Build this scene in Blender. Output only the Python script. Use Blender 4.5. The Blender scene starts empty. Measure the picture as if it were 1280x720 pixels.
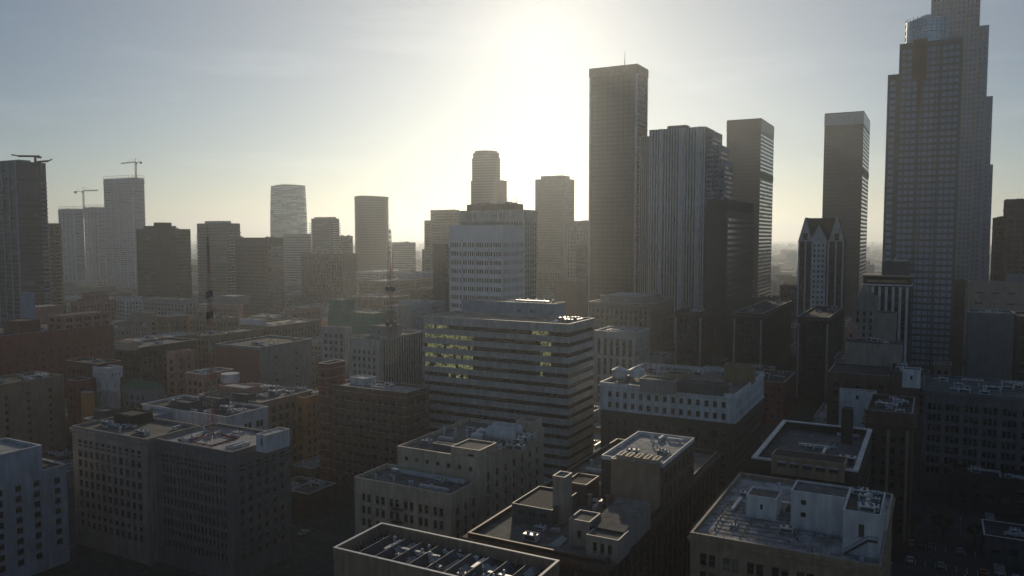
import bpy, math, random
from mathutils import Vector, Matrix
random.seed(7)
SC = bpy.context.scene
COL = SC.collection
R = math.radians
# ---------------------------------------------------------------- camera, light, exposure
FPX = 990.0; H = 105.0; PITCH = R(3.75); G = R(28.2)
cam = bpy.data.objects.new('camera', bpy.data.cameras.new('camera'))
COL.objects.link(cam)
cam.location = (0, 0, H); cam.rotation_euler = (R(90) - PITCH, 0, 0)
cam.data.sensor_width = 36; cam.data.lens = FPX / 1280 * 36
cam.data.clip_start = 1; cam.data.clip_end = 60000
SC.camera = cam
SUN_EL, SUN_AZ = R(14.2), R(2.4)        # azimuth measured from +Y towards +X
SKY_STRENGTH = 0.066
world = bpy.data.worlds.new('World'); SC.world = world; world.use_nodes = True
wn, wl = world.node_tree.nodes, world.node_tree.links
bg = wn['Background']; bg.inputs['Strength'].default_value = SKY_STRENGTH
sky = wn.new('ShaderNodeTexSky'); sky.sky_type = 'NISHITA'; sky.sun_disc = False
sky.sun_elevation = SUN_EL; sky.sun_rotation = SUN_AZ
sky.air_density = 0.85; sky.dust_density = 0.35; sky.ozone_density = 1.5; sky.altitude = 100
# thin high cloud veils, laid out over sky direction
tc = wn.new('ShaderNodeTexCoord'); mp = wn.new('ShaderNodeMapping')
mp.inputs['Scale'].default_value = (2.2, 2.2, 16); wl.new(tc.outputs['Generated'], mp.inputs['Vector'])
nz = wn.new('ShaderNodeTexNoise'); nz.inputs['Scale'].default_value = 1.6; nz.inputs['Detail'].default_value = 7
nz.inputs['Roughness'].default_value = 0.55; wl.new(mp.outputs['Vector'], nz.inputs['Vector'])
cr = wn.new('ShaderNodeValToRGB'); cr.color_ramp.elements[0].position = 0.54; cr.color_ramp.elements[1].position = 0.8
cr.color_ramp.elements[0].color = (0, 0, 0, 1); cr.color_ramp.elements[1].color = (0.20, 0.19, 0.18, 1)
wl.new(nz.outputs['Fac'], cr.inputs['Fac'])
# aureole: bright hazy air round the sun
nrm = wn.new('ShaderNodeVectorMath'); nrm.operation = 'NORMALIZE'; wl.new(tc.outputs['Generated'], nrm.inputs[0])
dt = wn.new('ShaderNodeVectorMath'); dt.operation = 'DOT_PRODUCT'; wl.new(nrm.outputs['Vector'], dt.inputs[0])
dt.inputs[1].default_value = (math.sin(SUN_AZ) * math.cos(SUN_EL), math.cos(SUN_AZ) * math.cos(SUN_EL), math.sin(SUN_EL))
def wmath(op, a, b=None):
    n = wn.new('ShaderNodeMath'); n.operation = op
    for i, x in enumerate((a, b)):
        if x is None: continue
        if isinstance(x, (int, float)): n.inputs[i].default_value = x
        else: wl.new(x, n.inputs[i])
    return n.outputs[0]
mx0 = wmath('MAXIMUM', dt.outputs['Value'], 0.0)
AUR = (4.0, 4.4)
a1 = wmath('MULTIPLY', wmath('POWER', mx0, 230.0), AUR[0])
a2 = wmath('MULTIPLY', wmath('POWER', mx0, 7.0), AUR[1])
aur = wmath('ADD', a1, a2)
comb = wn.new('ShaderNodeVectorMath'); comb.operation = 'SCALE'; comb.inputs[0].default_value = (1.0, 0.86, 0.64)
wl.new(aur, comb.inputs['Scale'])
add1 = wn.new('ShaderNodeVectorMath'); add1.operation = 'ADD'
tint = wn.new('ShaderNodeVectorMath'); tint.operation = 'MULTIPLY'; tint.inputs[1].default_value = (0.89, 0.985, 1.06)
hsv = wn.new('ShaderNodeHueSaturation'); hsv.inputs['Saturation'].default_value = 0.95; wl.new(sky.outputs['Color'], hsv.inputs['Color'])
wl.new(hsv.outputs['Color'], tint.inputs[0]); wl.new(tint.outputs['Vector'], add1.inputs[0]); wl.new(comb.outputs['Vector'], add1.inputs[1])
cl = wn.new('ShaderNodeVectorMath'); cl.operation = 'SCALE'; wl.new(cr.outputs['Color'], cl.inputs[0]); cl.inputs['Scale'].default_value = 9.0
add2 = wn.new('ShaderNodeVectorMath'); add2.operation = 'ADD'
wl.new(add1.outputs['Vector'], add2.inputs[0]); wl.new(cl.outputs['Vector'], add2.inputs[1])
wl.new(add2.outputs['Vector'], bg.inputs['Color'])
sun = bpy.data.objects.new('sun', bpy.data.lights.new('sun', 'SUN')); COL.objects.link(sun)
sun.data.energy = 3.0; sun.data.angle = R(0.6); sun.data.color = (1.0, 0.84, 0.60)
sdir = Vector((math.sin(SUN_AZ) * math.cos(SUN_EL), math.cos(SUN_AZ) * math.cos(SUN_EL), math.sin(SUN_EL)))
sun.rotation_euler = (-sdir).to_track_quat('-Z', 'Y').to_euler(); sun.location = (60, 1500, 900)
SC.view_settings.view_transform = 'Standard'; SC.view_settings.look = 'None'
SC.view_settings.exposure = -0.56; SC.view_settings.gamma = 1; SC.view_settings.use_curve_mapping = False
SC.cycles.volume_bounces = 1; SC.cycles.max_bounces = 6; SC.cycles.diffuse_bounces = 2; SC.cycles.glossy_bounces = 2
SC.cycles.use_denoising = True
HAZE_DENSITY, HAZE_ANISO = 0.00015, 0.66

# ---------------------------------------------------------------- pixel <-> place (photo measured at 1280 x 720)
CP, SP = math.cos(PITCH), math.sin(PITCH)
AX = Vector((math.cos(G), -math.sin(G))); AY = Vector((math.sin(G), math.cos(G)))   # street grid axes
def ray(u, v):
    x, y = (u - 640) / FPX, (360 - v) / FPX
    return Vector((x, CP + y * SP, -SP + y * CP))
def to_grid(p): return Vector((p.x * AX.x + p.y * AX.y, p.x * AY.x + p.y * AY.y))
def to_world(gx, gy, z=0.0): return Vector((gx * AX.x + gy * AY.x, gx * AX.y + gy * AY.y, z))
def proj(p):
    d = p.y * CP - (p.z - H) * SP; y = p.y * SP + (p.z - H) * CP
    return 640 + FPX * p.x / d, 360 - FPX * y / d, d
def P(u, v, z):
    d = ray(u, v); t = (z - H) / d.z
    return to_grid(d * t)
def PD(u, v, D):
    p = ray(u, v) * D
    g = to_grid(p); return g.x, g.y, p.z + H
def run(gx, gy, z, ax, u):
    """distance along grid axis ax from a point until it shows at column u"""
    p = to_world(gx, gy); k = (u - 640) / FPX
    return (k * (p.y * CP - (z - H) * SP) - p.x) / (ax.x - k * ax.y * CP)
class Box:
    def __init__(s, x0, x1, y0, y1, z, left=False):
        s.x0, s.x1, s.y0, s.y1, s.z, s.left = x0, x1, y0, y1, z, left
def S(uc, vc, ul=None, ur=None, z=None, D=None, w=None, d=None, left=False):
    """footprint from its near roof corner (uc, vc) at height z or depth D"""
    if z is None: gx, gy, z = PD(uc, vc, D)
    else:
        g = P(uc, vc, z); gx, gy = g.x, g.y
    if left:
        if w is None: w = run(gx, gy, z, AX, ur)
        if d is None: d = run(gx, gy, z, AY, ul)
        return Box(gx, gx + w, gy, gy + d, z, True)
    if w is None: w = run(gx, gy, z, -AX, ul)
    if d is None: d = run(gx, gy, z, AY, ur)
    return Box(gx - w, gx, gy, gy + d, z)

# ---------------------------------------------------------------- materials
MATS = {}
def newmat(name):
    m = bpy.data.materials.new(name); m.use_nodes = True
    return m, m.node_tree.nodes, m.node_tree.links, m.node_tree.nodes['Principled BSDF']
PAL = dict(cream=(.58,.48,.36), white=(.80,.80,.80), tan=(.42,.30,.20), orange=(.6,.29,.10), pink=(.52,.29,.23),
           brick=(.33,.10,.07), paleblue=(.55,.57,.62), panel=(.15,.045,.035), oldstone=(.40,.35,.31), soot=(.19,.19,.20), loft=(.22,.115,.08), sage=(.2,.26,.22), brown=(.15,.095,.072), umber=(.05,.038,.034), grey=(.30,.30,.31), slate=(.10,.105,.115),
           concrete=(.50,.49,.47), green=(.07,.30,.20), stone=(.40,.35,.30), ochre=(.34,.24,.13), tar=(.055,.055,.06),
           gravel=(.22,.21,.20), silver=(.65,.66,.68), membrane=(.55,.55,.56), black=(.02,.02,.022), red=(.36,.04,.03),
           signwhite=(.82,.81,.78), lead=(.16,.18,.2), bluegrey=(.32,.39,.48), bronze=(.045,.034,.028), yellow=(.22,.17,.07),
           steel=(.3,.3,.31), tarp=(.08,.16,.5), greenroof=(.04,.16,.08), rust=(.22,.09,.05), teal=(.05,.14,.12))
def M(c, rough=0.85, kind='plaster'):
    key = (c, rough, kind)
    if key in MATS: return MATS[key]
    col = PAL[c] if isinstance(c, str) else c
    m, n, l, b = newmat('%s_%s' % (kind, c if isinstance(c, str) else 'paint'))
    t = n.new('ShaderNodeTexCoord')
    a = n.new('ShaderNodeTexNoise'); a.inputs['Scale'].default_value = 0.18; a.inputs['Detail'].default_value = 8
    a.inputs['Roughness'].default_value = 0.65
    l.new(t.outputs['Object'], a.inputs['Vector'])
    mpv = n.new('ShaderNodeMapping'); mpv.inputs['Scale'].default_value = (.9, .9, 0.12) if kind != 'roof' else (.6, .6, .6)
    l.new(t.outputs['Object'], mpv.inputs['Vector'])
    s = n.new('ShaderNodeTexNoise'); s.inputs['Scale'].default_value = 1.0; s.inputs['Detail'].default_value = 5
    l.new(mpv.outputs['Vector'], s.inputs['Vector'])
    mx = n.new('ShaderNodeMath'); mx.operation = 'MULTIPLY'; l.new(a.outputs['Fac'], mx.inputs[0]); l.new(s.outputs['Fac'], mx.inputs[1])
    cr = n.new('ShaderNodeValToRGB'); e = cr.color_ramp.elements
    lo = 0.28 if kind == 'roof' else 0.92 if kind == 'panel' else 0.6
    e[0].position = 0.12; e[1].position = 0.42
    e[0].color = (col[0] * lo, col[1] * lo, col[2] * lo, 1)
    e[1].color = (min(.85, col[0] * 1.12), min(.85, col[1] * 1.12), min(.85, col[2] * 1.12), 1)
    l.new(mx.outputs[0], cr.inputs['Fac'])
    out = cr.outputs['Color']
    if kind == 'brick':
        br = n.new('ShaderNodeTexBrick'); br.inputs['Scale'].default_value = 1.0
        br.inputs['Brick Width'].default_value = .5; br.inputs['Row Height'].default_value = .18; br.inputs['Mortar Size'].default_value = .02
        br.inputs['Color2'].default_value = (col[0]*.7, col[1]*.7, col[2]*.7, 1); br.inputs['Mortar'].default_value = (.2, .17, .15, 1)
        l.new(out, br.inputs['Color1'])
        sw = n.new('ShaderNodeMapping'); sw.inputs['Rotation'].default_value = (R(90), 0, 0)
        l.new(t.outputs['Object'], sw.inputs['Vector']); l.new(sw.outputs['Vector'], br.inputs['Vector'])
        out = br.outputs['Color']
    l.new(out, b.inputs['Base Color'])
    b.inputs['Roughness'].default_value = rough
    bp = n.new('ShaderNodeBump'); bp.inputs['Strength'].default_value = 0.25; bp.inputs['Distance'].default_value = 0.05
    l.new(s.outputs['Fac'], bp.inputs['Height']); l.new(bp.outputs['Normal'], b.inputs['Normal'])
    MATS[key] = m; return m
def glass(name, col, rough=0.12, spec=0.5, metal=0.0):
    if name in MATS: return MATS[name]
    m, n, l, b = newmat(name)
    t = n.new('ShaderNodeTexCoord'); a = n.new('ShaderNodeTexNoise'); a.inputs['Scale'].default_value = 0.35; a.inputs['Detail'].default_value = 3
    l.new(t.outputs['Object'], a.inputs['Vector'])
    cr = n.new('ShaderNodeValToRGB'); cr.color_ramp.elements[0].color = (col[0]*.6, col[1]*.6, col[2]*.6, 1); cr.color_ramp.elements[1].color = (col[0]*1.4, col[1]*1.4, col[2]*1.4, 1)
    l.new(a.outputs['Fac'], cr.inputs['Fac']); l.new(cr.outputs['Color'], b.inputs['Base Color'])
    b.inputs['Roughness'].default_value = rough; b.inputs['Specular IOR Level'].default_value = spec; b.inputs['Metallic'].default_value = metal
    MATS[name] = m; return m
GD = glass('window_glass_dark', (.012, .013, .016), .08)
GM = glass('window_glass_mid', (.03, .032, .036), .15)
GB = glass('window_blind', (.2, .19, .17), .5)
GC = glass('window_curtain', (.09, .085, .08), .5)
GBL = glass('tinted_glass_blue', (.05, .07, .09), .1, .8)
GBR = glass('tinted_glass_bronze', (.035, .026, .022), .12, .6)
GCELL = glass('pale_spandrel_glass', (.34, .40, .50), .3, .6)
GMIR = glass('sky_mirror_glass', (.62, .64, .6), .1, .5, .92)
GPALE = glass('pale_reflective_glass', (.16, .19, .21), .12, .9)
def lit_mat():
    if 'lit' in MATS: return MATS['lit']
    m, n, l, b = newmat('lit_interior')
    t = n.new('ShaderNodeTexCoord'); mpp = n.new('ShaderNodeMapping'); mpp.inputs['Scale'].default_value = (1.1, 1, 1.6); v = n.new('ShaderNodeTexNoise'); v.inputs['Scale'].default_value = 1.0; v.inputs['Detail'].default_value = 4
    oi = n.new('ShaderNodeObjectInfo'); l.new(oi.outputs['Location'], mpp.inputs['Location'])
    l.new(t.outputs['Object'], mpp.inputs['Vector']); l.new(mpp.outputs['Vector'], v.inputs['Vector'])
    cr = n.new('ShaderNodeValToRGB'); e = cr.color_ramp.elements
    e[0].color = (.03, .032, .02, 1); e[1].color = (.60, .64, .28, 1); e[0].position = .42; e[1].position = .6
    l.new(v.outputs['Fac'], cr.inputs['Fac'])
    b.inputs['Base Color'].default_value = (.05, .05, .03, 1); l.new(cr.outputs['Color'], b.inputs['Emission Color'])
    b.inputs['Emission Strength'].default_value = LIT_STRENGTH
    MATS['lit'] = m; return m
LIT_STRENGTH = 0.42
GLS = {'dark': [GD, GM, GC, GB], 'blue': [GBL, GM, GBL, GPALE], 'bronze': [GBR, GBR, GD, GC], 'pale': [GPALE, GBL, GPALE, GB],
       'black': [GD, GD, GD, GM], 'mirror': [GMIR, GMIR, GMIR, GBR], 'light': [GB, GB, GC, GM], 'even': [GBR, GBR, GBR, GBR], 'cell': [GCELL, GCELL, GCELL, GM], 'hotel': [GMIR, GPALE, GMIR, GCELL]}
GW = {'dark': (8, 3, 1, .4), 'blue': (6, 3, 3, 1), 'bronze': (6, 4, 2, .4), 'pale': (6, 2, 3, .4), 'black': (6, 4, 1, .3), 'mirror': (5, 5, 5, 1), 'light': (5, 4, 2, 1), 'even': (1, 1, 1, 1), 'cell': (6, 3, 3, .05), 'hotel': (4, 3, 2, 2)}

# ---------------------------------------------------------------- mesh helper
class MB:
    def __init__(s): s.v, s.f, s.m = [], [], []
    def quad(s, a, b, c, d, m=0):
        i = len(s.v); s.v += [a, b, c, d]; s.f.append((i, i+1, i+2, i+3)); s.m.append(m)
    def poly(s, pts, m=0):
        i = len(s.v); s.v += list(pts); s.f.append(tuple(range(i, i+len(pts)))); s.m.append(m)
    def box(s, x0, x1, y0, y1, z0, z1, m=0, top=None):
        i = len(s.v)
        s.v += [(x0,y0,z0),(x1,y0,z0),(x1,y1,z0),(x0,y1,z0),(x0,y0,z1),(x1,y0,z1),(x1,y1,z1),(x0,y1,z1)]
        s.f += [(i,i+3,i+2,i+1),(i,i+1,i+5,i+4),(i+1,i+2,i+6,i+5),(i+2,i+3,i+7,i+6),(i+3,i,i+4,i+7),(i+4,i+5,i+6,i+7)]
        s.m += [m]*5 + [m if top is None else top]
    def tube(s, p, q, r, n=8, m=0, r2=None, cap=True):
        p, q = Vector(p), Vector(q); d = q - p
        if d.length < 1e-6: return
        qt = d.to_track_quat('Z', 'Y'); r2 = r if r2 is None else r2
        i = len(s.v)
        for (c, rr) in ((p, r), (q, r2)):
            for k in range(n):
                a = 2*math.pi*k/n; s.v.append(tuple(c + qt @ Vector((rr*math.cos(a), rr*math.sin(a), 0))))
        for k in range(n):
            s.f.append((i+k, i+(k+1)%n, i+n+(k+1)%n, i+n+k)); s.m.append(m)
        if cap:
            s.f.append(tuple(i+n-1-k for k in range(n))); s.m.append(m)
            s.f.append(tuple(i+n+k for k in range(n))); s.m.append(m)
    def bar(s, p, q, t, m=0): s.tube(p, q, t*.7, 4, m)
    def ring(s, x0, x1, y0, y1, z0, z1, o, t, m=0):
        """rectangular ring: outset o beyond the outline, thickness t inwards"""
        X0, X1, Y0, Y1 = x0-o, x1+o, y0-o, y1+o; a, b, c, d = x0+t, x1-t, y0+t, y1-t
        O = [(X0,Y0),(X1,Y0),(X1,Y1),(X0,Y1)]; I = [(a,c),(b,c),(b,d),(a,d)]
        for k in range(4):
            p, q, r, w = O[k], O[(k+1)%4], I[(k+1)%4], I[k]
            s.quad((*p,z0),(*q,z0),(*q,z1),(*p,z1),m); s.quad((*r,z0),(*w,z0),(*w,z1),(*r,z1),m)
            s.quad((*p,z1),(*q,z1),(*r,z1),(*w,z1),m); s.quad((*q,z0),(*p,z0),(*w,z0),(*r,z0),m)
    def build(s, name, mats, parent=None, smooth=False):
        if not s.f: return None
        me = bpy.data.meshes.new(name); me.from_pydata(s.v, [], s.f)
        if not isinstance(mats, (list, tuple)): mats = [mats]
        for x in mats: me.materials.append(x)
        if len(mats) > 1: me.polygons.foreach_set('material_index', s.m)
        if smooth: me.polygons.foreach_set('use_smooth', [True]*len(s.f))
        me.update()
        o = bpy.data.objects.new(name, me); COL.objects.link(o)
        if parent: o.parent = parent
        return o
def tag(o, label=None, cat=None, group=None, kind=None):
    if label: o['label'] = label
    if cat: o['category'] = cat
    if group: o['group'] = group
    if kind: o['kind'] = kind
    return o
def thing(name, label, cat, gx, gy, z=0, rz=0, group=None):
    o = bpy.data.objects.new(name, None); COL.objects.link(o)
    o.location = to_world(gx, gy, z); o.rotation_euler = (0, 0, -G + rz); o.empty_display_size = 2
    return tag(o, label, cat, group)

# ---------------------------------------------------------------- facades
def F(bay=4, fh=3.7, ww=.5, wh=.55, mx=1.0, mt=1.6, zb=4, sub=1, gap=.35, rec=.3, glass='dark', kind='punch', rows=None, skip=(), lit=None, only=None, fine=None, at=None, aw=1.6):
    return dict(bay=bay, fh=fh, ww=ww, wh=wh, mx=mx, mt=mt, zb=zb, sub=sub, gap=gap, rec=rec, glass=glass, kind=kind, rows=rows, skip=skip, lit=lit, only=only, fine=fine, at=at, aw=aw)
def face_frame(side, x0, x1, y0, y1):
    if side == 'front': return (x0, y0), (1, 0), (0, -1), x1-x0, 0
    if side == 'right': return (x1, y0), (0, 1), (1, 0), y1-y0, 90
    if side == 'left': return (x0, y1), (0, -1), (-1, 0), y1-y0, -90
    return (x1, y1), (-1, 0), (0, 1), x1-x0, 180
def facade(mb, side, x0, x1, y0, y1, z0, z1, sp, wins, m=0):
    """wall with real openings; window rectangles are appended to wins"""
    (ox, oy), (ux, uy), (nx, ny), W, rot = face_frame(side, x0, x1, y0, y1)
    def pt(a, z, dep=0): return (ox + ux*a - nx*dep, oy + uy*a - ny*dep, z)
    if not sp:
        mb.quad(pt(0, z0), pt(W, z0), pt(W, z1), pt(0, z1), m); return
    cols = []; r = sp['rec']
    wrap = sp['kind'] == 'band' and sp['mx'] == 0
    if sp['kind'] == 'band':
        mx = sp['mx']; cols = [(mx if mx else 0.001, W-mx if mx else W-.001, 0)]
    elif sp['at']:
        cols = [(c-sp['aw']/2, c+sp['aw']/2, i) for i, c in enumerate(sorted(sp['at'])) if sp['aw'] < c < W-sp['aw']]
    else:
        mx = min(sp['mx'], W*.2); n = max(1, int(round((W-2*mx)/sp['bay']))); bw = (W-2*mx)/n
        for i in range(n):
            if i in sp['skip'] or (i-n) in sp['skip']: continue
            if sp['only'] and i not in sp['only'] and (i-n) not in sp['only']: continue
            tot = bw*sp['ww']; ns = sp['sub']; c = mx + bw*(i+.5)
            w1 = (tot-(ns-1)*sp['gap'])/ns
            for k in range(ns):
                a = c-tot/2+k*(w1+sp['gap']); cols.append((a, a+w1, i))
    rows = []; zt = z1-sp['mt']; k = 0
    while True:
        b = zt-(k+1)*sp['fh']; h = sp['fh']*sp['wh']; zz = b+(sp['fh']-h)*.5
        if zz < max(z0+.4, sp['zb']) or (sp['rows'] and k >= sp['rows']): break
        rows.append((zz, zz+h, k)); k += 1
    if not rows or not cols:
        mb.quad(pt(0, z0), pt(W, z0), pt(W, z1), pt(0, z1), m); return
    rows.reverse()
    # horizontal strips between rows, then cells inside each row
    z = z0
    for (a, b, k) in rows:
        mb.quad(pt(0, z), pt(W, z), pt(W, a), pt(0, a), m)
        x = 0
        for (c, d, i) in cols:
            if c - x > 1e-4: mb.quad(pt(x, a), pt(c, a), pt(c, b), pt(x, b), m)
            x = d
            mb.quad(pt(c, a), pt(d, a), pt(d, a, r), pt(c, a, r), m)
            mb.quad(pt(c, b, r), pt(d, b, r), pt(d, b), pt(c, b), m)
            if not wrap:
                mb.quad(pt(c, a), pt(c, a, r), pt(c, b, r), pt(c, b), m)
                mb.quad(pt(d, a, r), pt(d, a), pt(d, b), pt(d, b, r), m)
            e = r if wrap else 0
            wins.append((pt((c+d)/2, a, r), d-c-2*e, b-a, rot, sp, i, k, side))
        if W - x > 1e-4: mb.quad(pt(x, a), pt(W, a), pt(W, b), pt(x, b), m)
        z = b
    mb.quad(pt(0, z), pt(W, z), pt(W, z1), pt(0, z1), m)
WCACHE = {}
FRM = None
def pane_mesh(w, h, g, detail, bl=0):
    key = (round(w, 2), round(h, 2), g.name, detail, bl)
    if key in WCACHE: return WCACHE[key]
    mb = MB(); mb.quad((-w/2, 0, 0), (w/2, 0, 0), (w/2, 0, h), (-w/2, 0, h), 0)
    if detail:
        t = .07
        for (a, b, c, d) in ((-w/2, w/2, 0, t), (-w/2, w/2, h-t, h), (-w/2, w/2, h*.5-t/2, h*.5+t/2)): mb.box(a, b, -.05, -.005, c, d, 1)
        for a in ((-w/2, -w/2+t), (w/2-t, w/2)) + (((-t/2, t/2),) if w > 1.5 else ()): mb.box(a[0], a[1], -.06, -.006, t, h-t, 1)
        mb.box(-w/2-.08, w/2+.08, -.42, -.01, -.1, -.002, 1)
    me = bpy.data.meshes.new('window'); me.from_pydata(mb.v, [], mb.f); me.materials.append(g)
    if detail: me.materials.append(M('slate')); me.polygons.foreach_set('material_index', mb.m)
    if bl:
        me2 = MB(); me2.v, me2.f, me2.m = mb.v, mb.f, mb.m; t0 = h*(1-bl); me2.quad((-w/2+.06, -.02, t0), (w/2-.06, -.02, t0), (w/2-.06, -.02, h-.05), (-w/2+.06, -.02, h-.05), 2)
        me = bpy.data.meshes.new('window'); me.from_pydata(me2.v, [], me2.f); [me.materials.append(x) for x in (g, M('slate'), GC)]; me.polygons.foreach_set('material_index', me2.m)
    me.update(); WCACHE[key] = me; return me
def pick(gl): return random.choices(GLS[gl], GW[gl])[0]
def place_windows(root, wins, D, cap=100, detail=None):
    if not wins: return
    rw = root.matrix_basis
    cx, cy, cz = root.location
    cg, sg = math.cos(-G), math.sin(-G)
    def dist(w):
        x, y, z = w[0]; X, Y = cx + x*cg - y*sg, cy + x*sg + y*cg
        return X*X + Y*Y + (z-H)**2
    wins = sorted(wins, key=dist)
    if detail is None: detail = 1 if D < 330 else 0
    rest = MB(); mats = []
    def slot(m):
        if m not in mats: mats.append(m)
        return mats.index(m)
    nb = 0
    for i, (p, w, h, rot, sp, ci, ki, side) in enumerate(wins):
        ca, sa = math.cos(R(rot)), math.sin(R(rot))
        if sp['kind'] == 'band':
            mb = MB(); loc = []
            def sl(m):
                if m not in loc: loc.append(m)
                return loc.index(m)
            n = max(1, int(w/ (sp['fine'] or 1.6))); bw = w/n
            cur = pick(sp['glass'])
            for k in range(n):
                if random.random() < .4: cur = pick(sp['glass'])
                g = cur
                if sp['lit'] and sp['lit'](side, (k+.5)/n, ki): g = lit_mat()
                a, b = -w/2+k*bw, -w/2+(k+1)*bw
                mb.quad((a, 0, 0), (b, 0, 0), (b, 0, h), (a, 0, h), sl(g))
                if k and D < 700: mb.box(a-.05, a+.05, -.08, -.003, 0, h, sl(M('slate')))
            if nb < cap:
                o = mb.build('window_band', loc, root); o.location = p; o.rotation_euler = (0, 0, R(rot)); nb += 1
            else:
                for f, mi in zip(mb.f, mb.m):
                    rest.poly([(p[0]+ca*mb.v[j][0]-sa*mb.v[j][1], p[1]+sa*mb.v[j][0]+ca*mb.v[j][1], p[2]+mb.v[j][2]) for j in f], slot(loc[mi]))
            continue
        g = lit_mat() if (sp['lit'] and sp['lit'](side, ci, ki)) else pick(sp['glass'])
        if nb < cap:
            o = bpy.data.objects.new('window', pane_mesh(w, h, g, detail, random.choice((0, 0, 0, 0, .3, .5)) if D < 460 and h > .9 else 0)); COL.objects.link(o)
            o.parent = root; o.location = p; o.rotation_euler = (0, 0, R(rot)); nb += 1
        else:
            q = lambda x, z: (p[0]+ca*x, p[1]+sa*x, p[2]+z)
            rest.quad(q(-w/2, 0), q(w/2, 0), q(w/2, h), q(-w/2, h), slot(g))
    o = rest.build('remaining_windows', mats or [GD], root)
    if o: o['kind'] = 'stuff'

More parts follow.
